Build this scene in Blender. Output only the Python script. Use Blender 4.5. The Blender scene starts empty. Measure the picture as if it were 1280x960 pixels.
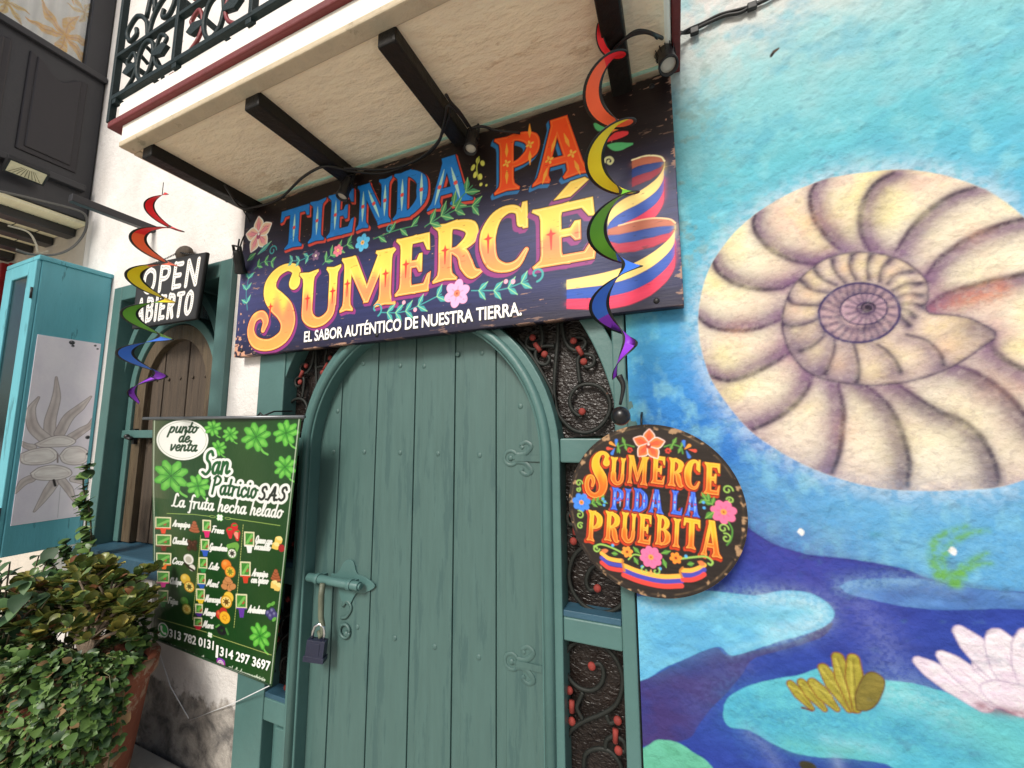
import bpy, bmesh, math, random
import numpy as np
from mathutils import Vector, Matrix
R = math.radians
random.seed(7)
scene = bpy.context.scene
COL = scene.collection

# ------------------------------------------------------------------ camera
CAM = np.array([0.0, -1.4, 1.65])
FPX = 493.17                                    # focal length for a 1280 px wide picture
YAW, PITCH, ROLL = R(-22.48), R(6.857), R(-0.286)
_cy, _sy, _cp, _sp, _cr, _sr = (math.cos(YAW), math.sin(YAW), math.cos(PITCH), math.sin(PITCH), math.cos(ROLL), math.sin(ROLL))
VF = np.array([_sy*_cp, _cy*_cp, _sp])
_r0 = np.array([_cy, -_sy, 0.0]); _u0 = np.cross(_r0, VF)
VR = _cr*_r0 + _sr*_u0; VU = -_sr*_r0 + _cr*_u0
cam_data = bpy.data.cameras.new('camera'); cam = bpy.data.objects.new('camera', cam_data); COL.objects.link(cam)
cam_data.sensor_fit = 'HORIZONTAL'; cam_data.sensor_width = 36.0
cam_data.lens = 36.0*FPX/1280.0
cam_data.clip_start = 0.02; cam_data.clip_end = 600
m = Matrix(((VR[0], VU[0], -VF[0], CAM[0]), (VR[1], VU[1], -VF[1], CAM[1]), (VR[2], VU[2], -VF[2], CAM[2]), (0, 0, 0, 1)))
cam.matrix_world = m
scene.camera = cam

# ------------------------------------------------------------------ light
SUN_EL, SUN_AZ = R(38), R(-4)                   # azimuth measured from the street side (-Y), towards -X
sun_dir = Vector((math.sin(SUN_AZ)*math.cos(SUN_EL), -math.cos(SUN_AZ)*math.cos(SUN_EL), math.sin(SUN_EL)))
world = bpy.data.worlds.new("World"); scene.world = world; world.use_nodes = True
wn = world.node_tree.nodes; wl = world.node_tree.links
sky = wn.new('ShaderNodeTexSky'); sky.sky_type = 'NISHITA'; sky.sun_disc = False
sky.sun_elevation = SUN_EL; sky.sun_rotation = math.atan2(sun_dir.x, sun_dir.y)
sky.air_density = 1.0; sky.dust_density = 3.0; sky.ozone_density = 0.6
wl.new(sky.outputs[0], wn['Background'].inputs[0]); wn['Background'].inputs[1].default_value = 0.088
sd = bpy.data.lights.new('sun', 'SUN'); sd.energy = 2.7; sd.angle = R(17); sd.color = (1.0, 0.955, 0.88)
so = bpy.data.objects.new('sun', sd); COL.objects.link(so); so.rotation_euler = (-sun_dir).to_track_quat('-Z', 'Y').to_euler()
so.location = (2, -6, 9)
scene.view_settings.view_transform = 'Standard'; scene.view_settings.look = 'None'
scene.view_settings.gamma = 1.0; scene.view_settings.use_curve_mapping = False
scene.view_settings.exposure = 0.27

# ------------------------------------------------------------------ helpers: places
def ray(px, py): return VF + VR*(px-640)/FPX + VU*(480-py)/FPX
def at(px, py, Y=0.0):                            # point of the plane y = Y seen at photo pixel (px, py)
    v = ray(px, py); return CAM + v*(Y-CAM[1])/v[1]
def w2(px, py, Y=0.0): p = at(px, py, Y); return (float(p[0]), float(p[2]))
def atx(px, py, X): v = ray(px, py); return CAM + v*(X-CAM[0])/v[0]

# ------------------------------------------------------------------ helpers: colour and materials
def lin(v):
    v = v/255.0
    return v/12.92 if v <= 0.04045 else ((v+0.055)/1.055)**2.4
def C3(r, g, b, k=0.85): return (lin(r)*k, lin(g)*k, lin(b)*k)
MATS = {}
def mat(name, col, rough=0.6, var=0.12, vscale=6.0, bump=0.0, bscale=40.0, metal=0.0, spec=0.5, col2=None, thresh=None, cscale=8.0, streak=None, coat=0.0, chips=None):
    if name in MATS: return MATS[name]
    M = bpy.data.materials.new(name); M.use_nodes = True; MATS[name] = M
    nt = M.node_tree; N = nt.nodes; L = nt.links; B = N['Principled BSDF']
    B.inputs['Roughness'].default_value = rough; B.inputs['Metallic'].default_value = metal
    B.inputs['Specular IOR Level'].default_value = spec
    if coat: B.inputs['Coat Weight'].default_value = coat
    tc = N.new('ShaderNodeTexCoord'); mp = N.new('ShaderNodeMapping'); L.new(tc.outputs['Object'], mp.inputs[0])
    if streak: mp.inputs['Scale'].default_value = streak
    n1 = N.new('ShaderNodeTexNoise'); n1.inputs['Scale'].default_value = vscale; n1.inputs['Detail'].default_value = 8; n1.inputs['Roughness'].default_value = 0.65
    L.new(mp.outputs[0], n1.inputs['Vector'])
    cr = N.new('ShaderNodeValToRGB')
    cr.color_ramp.elements[0].position = 0.3; cr.color_ramp.elements[1].position = 0.72
    cr.color_ramp.elements[0].color = tuple(max(0, c*(1-var)) for c in col)+(1,)
    cr.color_ramp.elements[1].color = tuple(min(1, c*(1+var)) for c in col)+(1,)
    L.new(n1.outputs[0], cr.inputs[0]); out = cr.outputs[0]
    if col2 is not None:
        n2 = N.new('ShaderNodeTexNoise'); n2.inputs['Scale'].default_value = cscale; n2.inputs['Detail'].default_value = 10; n2.inputs['Roughness'].default_value = 0.7
        L.new(mp.outputs[0], n2.inputs['Vector'])
        r2 = N.new('ShaderNodeValToRGB'); r2.color_ramp.elements[0].position = thresh; r2.color_ramp.elements[1].position = thresh+0.035
        L.new(n2.outputs[0], r2.inputs[0])
        mx = N.new('ShaderNodeMix'); mx.data_type = 'RGBA'; L.new(r2.outputs[0], mx.inputs[0]); L.new(out, mx.inputs[6]); mx.inputs[7].default_value = tuple(col2)+(1,)
        out = mx.outputs[2]
    if chips:                                          # small flakes: (colour, threshold, scale)
        n5 = N.new('ShaderNodeTexNoise'); n5.inputs['Scale'].default_value = chips[2]; n5.inputs['Detail'].default_value = 6; n5.inputs['Roughness'].default_value = 0.75
        L.new(tc.outputs['Object'], n5.inputs['Vector'])
        r5 = N.new('ShaderNodeValToRGB'); r5.color_ramp.elements[0].position = chips[1]; r5.color_ramp.elements[1].position = chips[1]+0.012
        L.new(n5.outputs[0], r5.inputs[0])
        m5 = N.new('ShaderNodeMix'); m5.data_type = 'RGBA'; L.new(r5.outputs[0], m5.inputs[0]); L.new(out, m5.inputs[6]); m5.inputs[7].default_value = tuple(chips[0])+(1,); out = m5.outputs[2]
    L.new(out, B.inputs['Base Color'])
    rr = N.new('ShaderNodeMapRange'); rr.inputs['To Min'].default_value = max(0.02, rough-0.1); rr.inputs['To Max'].default_value = min(1, rough+0.12)
    L.new(n1.outputs[0], rr.inputs[0]); L.new(rr.outputs[0], B.inputs['Roughness'])
    if bump:
        n3 = N.new('ShaderNodeTexNoise'); n3.inputs['Scale'].default_value = bscale; n3.inputs['Detail'].default_value = 7; n3.inputs['Roughness'].default_value = 0.6
        L.new(mp.outputs[0], n3.inputs['Vector'])
        bp = N.new('ShaderNodeBump'); bp.inputs['Strength'].default_value = bump; bp.inputs['Distance'].default_value = 0.02
        L.new(n3.outputs[0], bp.inputs['Height']); L.new(bp.outputs[0], B.inputs['Normal'])
    return M
def painted(name, rough=0.7, bump=0.0, bscale=60.0, streak=None, spec=0.5, coat=0.0, bump2=0.0, bscale2=8.0):
    M = bpy.data.materials.new(name); M.use_nodes = True
    nt = M.node_tree; N = nt.nodes; L = nt.links; B = N['Principled BSDF']
    a = N.new('ShaderNodeAttribute'); a.attribute_name = 'paint'; L.new(a.outputs['Color'], B.inputs['Base Color'])
    B.inputs['Roughness'].default_value = rough; B.inputs['Specular IOR Level'].default_value = spec
    if coat: B.inputs['Coat Weight'].default_value = coat; B.inputs['Coat Roughness'].default_value = 0.12
    tc = N.new('ShaderNodeTexCoord'); mp = N.new('ShaderNodeMapping'); L.new(tc.outputs['Object'], mp.inputs[0])
    if streak: mp.inputs['Scale'].default_value = streak
    if bump:
        n3 = N.new('ShaderNodeTexNoise'); n3.inputs['Scale'].default_value = bscale; n3.inputs['Detail'].default_value = 9; n3.inputs['Roughness'].default_value = 0.62
        L.new(mp.outputs[0], n3.inputs['Vector'])
        bp = N.new('ShaderNodeBump'); bp.inputs['Strength'].default_value = bump; bp.inputs['Distance'].default_value = 0.01
        L.new(n3.outputs[0], bp.inputs['Height']); nrm = bp.outputs[0]
        if bump2:
            n4 = N.new('ShaderNodeTexNoise'); n4.inputs['Scale'].default_value = bscale2; n4.inputs['Detail'].default_value = 4; n4.inputs['Distortion'].default_value = 0.8
            L.new(mp.outputs[0], n4.inputs['Vector'])
            b2 = N.new('ShaderNodeBump'); b2.inputs['Strength'].default_value = bump2; b2.inputs['Distance'].default_value = 0.05
            L.new(n4.outputs[0], b2.inputs['Height']); L.new(nrm, b2.inputs['Normal']); nrm = b2.outputs[0]
        L.new(nrm, B.inputs['Normal'])
    return M

# ------------------------------------------------------------------ helpers: objects
def props(o, label=None, cat=None, group=None, kind=None):
    if label: o['label'] = label
    if cat: o['category'] = cat
    if group: o['group'] = group
    if kind: o['kind'] = kind
    return o
def thing(name, loc, label, cat, group=None):
    o = bpy.data.objects.new(name, None); o.empty_display_size = 0.1; COL.objects.link(o); o.location = loc
    return props(o, label, cat, group)
def link(name, me, parent=None, mats=()):
    o = bpy.data.objects.new(name, me); COL.objects.link(o)
    for q in mats: me.materials.append(q)
    if parent is not None:
        o.parent = parent
        if parent.type == 'EMPTY': o.matrix_parent_inverse = Matrix.Translation(-Vector(parent.location))
    return o
class MB:
    def __init__(s): s.v = []; s.f = []; s.mi = []; s.sm = []; s.cur = 0; s.cuts = []
    def add(s, vs, fs, smooth=False):
        b = len(s.v); s.cuts.append((b, len(s.f))); s.v += [tuple(map(float, p)) for p in vs]
        for q in fs: s.f.append(tuple(b+i for i in q)); s.mi.append(s.cur); s.sm.append(smooth)
        return s
    def box(s, x0, x1, y0, y1, z0, z1):
        return s.add([(x0,y0,z0),(x1,y0,z0),(x1,y1,z0),(x0,y1,z0),(x0,y0,z1),(x1,y0,z1),(x1,y1,z1),(x0,y1,z1)],
                     [(0,3,2,1),(4,5,6,7),(0,1,5,4),(1,2,6,5),(2,3,7,6),(3,0,4,7)])
    def tube(s, pts, r, n=8, cap=True, flat=None):
        P = [Vector(p) for p in pts]; rs = r if hasattr(r, '__len__') else [r]*len(P)
        T = []
        for i in range(len(P)):
            t = P[min(i+1, len(P)-1)]-P[max(i-1, 0)]; T.append(t.normalized() if t.length > 1e-9 else Vector((0,0,1)))
        ref = Vector((0,1,0)) if abs(T[0].y) < 0.9 else Vector((1,0,0))
        nrm = (ref-T[0]*ref.dot(T[0])).normalized(); vs = []
        for i, p in enumerate(P):
            nrm = (nrm-T[i]*nrm.dot(T[i])).normalized(); b = T[i].cross(nrm)
            for k in range(n):
                a = 2*math.pi*k/n; vs.append(p+nrm*(rs[i]*math.cos(a)*(flat or 1))+b*(rs[i]*math.sin(a)))
        fs = [(i*n+k, i*n+(k+1)%n, (i+1)*n+(k+1)%n, (i+1)*n+k) for i in range(len(P)-1) for k in range(n)]
        if cap: fs += [tuple(range(n-1, -1, -1)), tuple((len(P)-1)*n+k for k in range(n))]
        return s.add(vs, fs, True)
    def sphere(s, c, r, n=12, m=8, sc=(1,1,1)):
        vs = [(c[0], c[1], c[2]+r*sc[2])]
        for i in range(1, m):
            a = math.pi*i/m
            for k in range(n):
                b = 2*math.pi*k/n; vs.append((c[0]+r*sc[0]*math.sin(a)*math.cos(b), c[1]+r*sc[1]*math.sin(a)*math.sin(b), c[2]+r*sc[2]*math.cos(a)))
        vs.append((c[0], c[1], c[2]-r*sc[2]))
        fs = [(0, 1+k, 1+(k+1)%n) for k in range(n)]
        for i in range(m-2):
            for k in range(n): fs.append((1+i*n+k, 1+(i+1)*n+k, 1+(i+1)*n+(k+1)%n, 1+i*n+(k+1)%n))
        e = len(vs)-1; b = 1+(m-2)*n
        fs += [(e, b+(k+1)%n, b+k) for k in range(n)]
        return s.add(vs, fs, True)
    def prism(s, poly, y0, y1, axis='y'):            # polygon in (x, z) pushed from y0 to y1 (or (y, z) along x)
        n = len(poly)
        if axis == 'y': vs = [(p[0], y0, p[1]) for p in poly]+[(p[0], y1, p[1]) for p in poly]
        else: vs = [(y0, p[0], p[1]) for p in poly]+[(y1, p[0], p[1]) for p in poly]
        return s.add(vs, [tuple(range(n)), tuple(range(2*n-1, n-1, -1))]+[(i, n+i, n+(i+1)%n, (i+1)%n) for i in range(n)])
    def band(s, a, b, y0, y1):                         # strip between two (x, z) polylines, front at y0, back at y1
        n = len(a); vs = [(p[0], y0, p[1]) for p in a]+[(p[0], y0, p[1]) for p in b]+[(p[0], y1, p[1]) for p in a]+[(p[0], y1, p[1]) for p in b]
        fs = []
        for i in range(n-1):
            fs += [(i, i+1, n+i+1, n+i), (2*n+i, 3*n+i, 3*n+i+1, 2*n+i+1), (i, 2*n+i, 2*n+i+1, i+1), (n+i, n+i+1, 3*n+i+1, 3*n+i)]
        fs += [(0, n, 3*n, 2*n), (n-1, 3*n-1, 4*n-1, 2*n-1)]
        return s.add(vs, fs)
    def lathe(s, prof, c, n=32, smooth=True):
        vs = [(c[0]+r*math.cos(2*math.pi*k/n), c[1]+r*math.sin(2*math.pi*k/n), c[2]+z) for r, z in prof for k in range(n)]
        return s.add(vs, [(i*n+k, i*n+(k+1)%n, (i+1)*n+(k+1)%n, (i+1)*n+k) for i in range(len(prof)-1) for k in range(n)], smooth)
    def xform(s, M, start=0):
        for i in range(start, len(s.v)): s.v[i] = tuple(M @ Vector(s.v[i]))
        return s
    def build(s, name, mats, parent=None, bevel=0.0, seg=2):
        me = bpy.data.meshes.new(name); me.from_pydata(s.v, [], s.f)
        mats = mats if isinstance(mats, (list, tuple)) else [mats]
        o = link(name, me, parent, mats)
        me.polygons.foreach_set('material_index', s.mi); me.polygons.foreach_set('use_smooth', s.sm)
        bm = bmesh.new(); bm.from_mesh(me); bmesh.ops.recalc_face_normals(bm, faces=bm.faces); bm.to_mesh(me); bm.free()
        if bevel:
            md = o.modifiers.new('bevel', 'BEVEL'); md.width = bevel; md.segments = seg; md.limit_method = 'ANGLE'; md.angle_limit = R(50); md.harden_normals = False
        return o
def build_each(mb, name, mats, parent=None, bevel=0.0):      # every shape added to mb becomes an object of its own
    out = []; ends = mb.cuts[1:]+[(len(mb.v), len(mb.f))]
    for (v0, f0), (v1, f1) in zip(mb.cuts, ends):
        q = MB(); q.v = mb.v[v0:v1]; q.f = [tuple(i-v0 for i in f) for f in mb.f[f0:f1]]; q.mi = mb.mi[f0:f1]; q.sm = mb.sm[f0:f1]; q.cuts = [(0, 0)]
        out.append(q.build(name, mats, parent, bevel))
    return out
def spline(pts, k=6):
    P = np.array(pts, float); out = []
    if len(P) < 3: return [tuple(p) for p in P]
    Q = np.vstack([2*P[0]-P[1], P, 2*P[-1]-P[-2]])
    for i in range(1, len(Q)-2):
        for j in range(k):
            t = j/k; a, b, c, d = Q[i-1], Q[i], Q[i+1], Q[i+2]
            out.append(tuple(0.5*((2*b)+(c-a)*t+(2*a-5*b+4*c-d)*t*t+(3*b-a-3*c+d)*t**3)))
    out.append(tuple(P[-1])); return out

# ------------------------------------------------------------------ helpers: painting on boards and walls
def _hash(i, j, s):
    h = (i.astype(np.int64)*374761393 + j.astype(np.int64)*668265263 + s*974711) & 0x7fffffff
    h = ((h ^ (h >> 13))*1274126177) & 0x7fffffff
    return ((h ^ (h >> 16)) & 0xffff)/65535.0
def vnoise(x, y, s=0):
    i = np.floor(x); j = np.floor(y); u = x-i; v = y-j; u = u*u*(3-2*u); v = v*v*(3-2*v)
    a = _hash(i, j, s); b = _hash(i+1, j, s); c = _hash(i, j+1, s); d = _hash(i+1, j+1, s)
    return (a*(1-u)+b*u)*(1-v)+(c*(1-u)+d*u)*v
def fbm(x, y, s=0, o=4, g=0.55):
    t = 0; a = 1; n = 0
    for k in range(o): t = t+a*vnoise(x*2**k, y*2**k, s+k*17); n += a; a *= g
    return t/n
def sd_poly(pts, X, Z):
    d = np.full(X.shape, 1e9); ins = np.zeros(X.shape, bool); n = len(pts)
    for i in range(n):
        ax, az = pts[i]; bx, bz = pts[(i+1) % n]; ex, ez = bx-ax, bz-az; L = ex*ex+ez*ez
        if L < 1e-14: continue
        t = np.clip(((X-ax)*ex+(Z-az)*ez)/L, 0, 1); d = np.minimum(d, (X-ax-t*ex)**2+(Z-az-t*ez)**2)
        if az != bz: ins ^= ((az > Z) != (bz > Z)) & (X < (bx-ax)*(Z-az)/(bz-az)+ax)
    d = np.sqrt(d); return np.where(ins, -d, d)
def sd_stroke(pts, rad, X, Z):
    n = len(pts); rs = rad if hasattr(rad, '__len__') else [rad]*n
    d = np.full(X.shape, 1e9)
    if n == 1: return np.hypot(X-pts[0][0], Z-pts[0][1])-rs[0]
    for i in range(n-1):
        ax, az = pts[i]; bx, bz = pts[i+1]; ex, ez = bx-ax, bz-az; L = ex*ex+ez*ez+1e-14
        t = np.clip(((X-ax)*ex+(Z-az)*ez)/L, 0, 1)
        d = np.minimum(d, np.hypot(X-ax-t*ex, Z-az-t*ez)-(rs[i]+(rs[i+1]-rs[i])*t))
    return d
def interp_r(r, n):
    r = list(r) if hasattr(r, '__len__') else [r, r]
    return list(np.interp(np.linspace(0, 1, n), np.linspace(0, 1, len(r)), r))
def S(pts, r, k=5):                                   # a smooth brush stroke primitive
    p = spline(pts, k); return ('S', p, interp_r(r, len(p)))
def PL(pts): return ('P', list(pts))
def PS(pts, k=5): p = spline(list(pts)+[pts[0]], k); return ('P', p[:-1])
def EL(cx, cz, rx, rz, rot=0, n=28):
    return ('P', [(cx+rx*math.cos(t)*math.cos(rot)-rz*math.sin(t)*math.sin(rot), cz+rx*math.cos(t)*math.sin(rot)+rz*math.sin(t)*math.cos(rot)) for t in np.linspace(0, 2*math.pi, n, endpoint=False)])
def DOT(x, z, r): return ('S', [(x, z)], [r])
def remap(prims, fn, sc):
    o = []
    for p in prims:
        if p[0] == 'P': o.append(('P', [fn(*q) for q in p[1]]))
        else: o.append(('S', [fn(*q) for q in p[1]], [r*sc for r in p[2]]))
    return o
class Canvas:
    def __init__(s, x0, x1, z0, z1, step, base=(0.5, 0.5, 0.5)):
        s.nx = int(round((x1-x0)/step))+1; s.nz = int(round((z1-z0)/step))+1; s.x0, s.x1, s.z0, s.z1 = x0, x1, z0, z1
        s.step = (x1-x0)/(s.nx-1); s.X, s.Z = np.meshgrid(np.linspace(x0, x1, s.nx), np.linspace(z0, z1, s.nz))
        s.rgb = np.zeros((s.nz, s.nx, 3)); s.rgb[:] = base
    def draw(s, prims, col, grow=0.0, off=(0, 0), soft=0.0, op=1.0, speck=0.0, sscale=120.0, mask=None, seed=0, inner=None):
        if isinstance(prims, tuple): prims = [prims]
        pad = abs(grow)+soft*2+3*s.step
        xs = []; zs = []
        for p in prims:
            rr = max(p[2]) if p[0] == 'S' else 0
            for q in p[1]: xs += [q[0]-rr, q[0]+rr]; zs += [q[1]-rr, q[1]+rr]
        a = max(0, int((min(xs)-pad+off[0]-s.x0)/s.step)); b = min(s.nx, int((max(xs)+pad+off[0]-s.x0)/s.step)+2)
        c = max(0, int((min(zs)-pad+off[1]-s.z0)/s.step)); d = min(s.nz, int((max(zs)+pad+off[1]-s.z0)/s.step)+2)
        if a >= b or c >= d: return
        X = s.X[c:d, a:b]-off[0]; Z = s.Z[c:d, a:b]-off[1]; D = np.full(X.shape, 1e9)
        for p in prims: D = np.minimum(D, sd_poly(p[1], X, Z) if p[0] == 'P' else sd_stroke(p[1], p[2], X, Z))
        D = D-grow
        if inner is not None: D = np.abs(D)-inner
        al = np.clip(0.5-D/(s.step*1.3), 0, 1) if not soft else 1/(1+np.exp(np.clip(D/(soft*0.35), -40, 40)))
        al = al*op
        if speck:
            n = fbm(s.X[c:d, a:b]*sscale, s.Z[c:d, a:b]*sscale, seed, 3)
            al = al*np.clip(1-speck*np.clip((n-0.42)*4, 0, 1.0), 0, 1)
        if mask is not None: al = al*mask[c:d, a:b]
        cc = col(s.X[c:d, a:b], s.Z[c:d, a:b]) if callable(col) else np.array(col)
        s.rgb[c:d, a:b] = s.rgb[c:d, a:b]*(1-al[..., None])+cc*al[..., None]
    def sample(s, x, z):
        fx = np.clip((x-s.x0)/s.step, 0, s.nx-1.001); fz = np.clip((z-s.z0)/((s.z1-s.z0)/(s.nz-1)), 0, s.nz-1.001)
        i = fx.astype(int); j = fz.astype(int); u = (fx-i)[..., None]; v = (fz-j)[..., None]
        return (s.rgb[j, i]*(1-u)+s.rgb[j, i+1]*u)*(1-v)+(s.rgb[j+1, i]*(1-u)+s.rgb[j+1, i+1]*u)*v
def sheet(name, P, rgb, mt, parent=None, back=None, flip=False):
    """closed painted sheet: P (nz, nx, 3) positions, colours per vertex, optional thickness vector 'back'"""
    nz, nx = P.shape[:2]; V = P.reshape(-1, 3); c = rgb.reshape(-1, 3)
    idx = np.arange(nz*nx).reshape(nz, nx)
    F = np.stack([idx[:-1, :-1], idx[:-1, 1:], idx[1:, 1:], idx[1:, :-1]], -1).reshape(-1, 4)
    if flip: F = F[:, ::-1]
    if back is not None:
        ring = np.concatenate([idx[0, :], idx[1:, -1], idx[-1, -2::-1], idx[-2:0:-1, 0]])
        n0 = len(V); V = np.vstack([V, V[ring]+np.array(back)]); c = np.vstack([c, c[ring]*0.6]); k = len(ring)
        r2 = np.arange(k)+n0
        Q = np.stack([ring, r2, np.roll(r2, -1), np.roll(ring, -1)], -1)
        if flip: Q = Q[:, ::-1]
        loops = np.concatenate([F.ravel(), Q.ravel(), r2[::-1] if not flip else r2]); tot = np.concatenate([np.full(len(F)+len(Q), 4), [k]])
    else: loops = F.ravel(); tot = np.full(len(F), 4)
    me = bpy.data.meshes.new(name); me.vertices.add(len(V)); me.vertices.foreach_set('co', np.ascontiguousarray(V, np.float32).ravel())
    me.loops.add(len(loops)); me.loops.foreach_set('vertex_index', loops.astype(np.int32))
    me.polygons.add(len(tot)); st = np.concatenate([[0], np.cumsum(tot)[:-1]])
    me.polygons.foreach_set('loop_start', st.astype(np.int32)); me.polygons.foreach_set('loop_total', tot.astype(np.int32))
    me.update(calc_edges=True)
    at_ = me.color_attributes.new('paint', 'FLOAT_COLOR', 'POINT')
    at_.data.foreach_set('color', np.hstack([np.clip(c, 0, 1), np.ones((len(c), 1))]).astype(np.float32).ravel())
    return link(name, me, parent, [mt])
def text_mesh(s, bold=0.0, shear=0.0):
    """flat letters of one line: vertices in units of the letter height (baseline at 0, capitals 1 high), faces"""
    cu = bpy.data.curves.new('t', 'FONT'); cu.body = s; cu.size = 1.0; cu.offset = bold; cu.shear = shear; cu.resolution_u = 4
    o = bpy.data.objects.new('t', cu); COL.objects.link(o)
    dg = bpy.context.evaluated_depsgraph_get(); me = o.evaluated_get(dg).to_mesh()
    v = np.array([q.co[:2] for q in me.vertices]); f = [tuple(p.vertices) for p in me.polygons]
    o.evaluated_get(dg).to_mesh_clear(); bpy.data.objects.remove(o); bpy.data.curves.remove(cu)
    return v/0.73, f
def text_on(mb, s, fn, x0, x1, z0, z1, bold=0.0, shear=0.0, fit=True):
    """letters fitted into the box x0..x1, baseline z0, capital height z1-z0; fn(x, z) -> 3D point"""
    v, f = text_mesh(s, bold, shear)
    a, b = v[:, 0].min(), v[:, 0].max(); h = z1-z0
    sx = (x1-x0)/(b-a) if fit else h
    mb.add([fn(x0+(p[0]-a)*sx, z0+p[1]*h) for p in v], f)
# ------------------------------------------------------------------ materials of the place
PLASTER = mat('white_plaster', C3(238,234,230,1.0), 0.85, 0.05, 3.0, bump=0.55, bscale=14, col2=C3(205,198,190,1.0), thresh=0.66, cscale=2.5)
SOFFIT = mat('cream_stucco', C3(255,238,208,0.95), 0.9, 0.08, 3.0, bump=1.0, bscale=11, streak=(0.7,1.6,1.0), col2=C3(240,218,184), thresh=0.60, cscale=3.5)
TEAL = mat('teal_paint', C3(80,117,114), 0.42, 0.10, 5.0, bump=0.10, bscale=30, col2=C3(60,104,112), thresh=0.66, cscale=7, chips=(C3(120,150,158), 0.735, 16))
TEALD = mat('teal_door_paint', C3(77,107,103), 0.45, 0.09, 7.0, bump=0.09, bscale=9, streak=(6, 6, 0.6), col2=C3(67,97,95), thresh=0.55, cscale=3, chips=(C3(112,138,132), 0.735, 19))
TEALB = mat('teal_cabinet_paint', C3(100,178,192,0.95), 0.45, 0.08, 3.0, bump=0.12, bscale=20, streak=(4,4,0.7), col2=C3(78,146,158), thresh=0.60, cscale=3, chips=(C3(40,70,76), 0.75, 18))
BLUESILL = mat('blue_sill_paint', C3(52,90,110), 0.5, 0.15, 6.0, bump=0.2, bscale=25)
DARKTEAL = mat('dark_teal_recess', C3(48,84,80), 0.5, 0.1, 6.0)
IRON = mat('dark_grey_green_iron', C3(36,39,36), 0.55, 0.15, 20, bump=0.1, bscale=90, spec=0.3, col2=C3(84,56,42), thresh=0.64, cscale=30)
REDBOSS = mat('red_painted_boss', C3(140,50,42), 0.75, 0.3, 40, bump=0.1, bscale=80)
BLACKBEAM = mat('black_painted_beam', C3(30,28,26), 0.45, 0.3, 12, bump=0.3, bscale=30, spec=0.25, col2=C3(150,135,115), thresh=0.765, cscale=26)
BLACK = mat('black_metal', C3(26,26,28), 0.45, 0.2, 15)
CABLE = mat('black_rubber', C3(24,24,24), 0.5, 0.1, 15)
WHITETRIM = mat('white_trim', C3(240,236,226,1.0), 0.7, 0.05, 3, bump=0.5, bscale=9, col2=C3(190,205,222), thresh=0.63, cscale=3)
REDTRIM = mat('dark_red_trim', C3(118,42,42), 0.6, 0.15, 8, bump=0.3, bscale=30, col2=C3(165,120,70), thresh=0.66, cscale=7)
RAIL = mat('dark_green_iron', C3(32,46,47), 0.5, 0.2, 12, bump=0.2, bscale=60, spec=0.2)
RAILRED = mat('dark_red_iron', C3(130,40,42), 0.45, 0.2, 12, bump=0.2, bscale=60)
CHAR = mat('charcoal_joinery', C3(50,50,54), 0.4, 0.1, 5, bump=0.08, bscale=30)
CHARD = mat('dark_charcoal_panel', C3(46,43,47), 0.5, 0.1, 5, bump=0.06, bscale=30)
OLDWOOD = mat('weathered_brown_wood', C3(78,66,54), 0.75, 0.35, 5, bump=0.5, bscale=14, streak=(8, 8, 0.5), col2=C3(58,46,36), thresh=0.58, cscale=4)
OLDWOODL = mat('worn_varnished_wood', C3(92,78,58), 0.55, 0.35, 6, bump=0.4, bscale=14, streak=(6, 6, 0.5), col2=C3(70,54,36), thresh=0.56, cscale=4)
STONE = mat('grey_stone_plinth', C3(120,116,110), 0.9, 0.25, 5, bump=0.9, bscale=22, col2=C3(74,74,74), thresh=0.52, cscale=7)
PAVE = mat('pale_stone_paving', (0.50,0.47,0.41), 0.9, 0.12, 2, bump=0.4, bscale=30)
GROUND = mat('street_cobble', (0.50,0.47,0.41), 0.9, 0.18, 6, bump=0.8, bscale=9)

def glass_mat(name, tint=(0.97,0.98,0.98), facing=0.85):
    M = bpy.data.materials.new(name); M.use_nodes = True; nt = M.node_tree; N = nt.nodes; L = nt.links
    N.remove(N['Principled BSDF']); t = N.new('ShaderNodeBsdfTransparent'); t.inputs[0].default_value = tint+(1,)
    g = N.new('ShaderNodeBsdfGlossy'); g.inputs['Roughness'].default_value = 0.03
    fr = N.new('ShaderNodeFresnel'); fr.inputs[0].default_value = 1.5; mx = N.new('ShaderNodeMixShader')
    L.new(fr.outputs[0], mx.inputs[0]); L.new(t.outputs[0], mx.inputs[1]); L.new(g.outputs[0], mx.inputs[2]); L.new(mx.outputs[0], N['Material Output'].inputs[0]); return M
CLEAR = glass_mat('clear_glass')
def hammered():
    M = mat('hammered_dark_glass', C3(32,24,21), 0.3, 0.5, 9, spec=0.4); N = M.node_tree.nodes; L = M.node_tree.links; B = N['Principled BSDF']
    tc = N.new('ShaderNodeTexCoord'); mp = N.new('ShaderNodeMapping'); mp.inputs['Scale'].default_value = (1, 1, 1.5); L.new(tc.outputs['Object'], mp.inputs[0])
    v = N.new('ShaderNodeTexNoise'); v.inputs['Scale'].default_value = 60; v.inputs['Detail'].default_value = 2; v.inputs['Distortion'].default_value = 0.6; L.new(mp.outputs[0], v.inputs['Vector'])
    b = N.new('ShaderNodeBump'); b.inputs['Strength'].default_value = 0.6; b.inputs['Distance'].default_value = 0.012; L.new(v.outputs[0], b.inputs['Height']); L.new(b.outputs[0], B.inputs['Normal'])
    return M
GLASSD = hammered()
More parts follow.
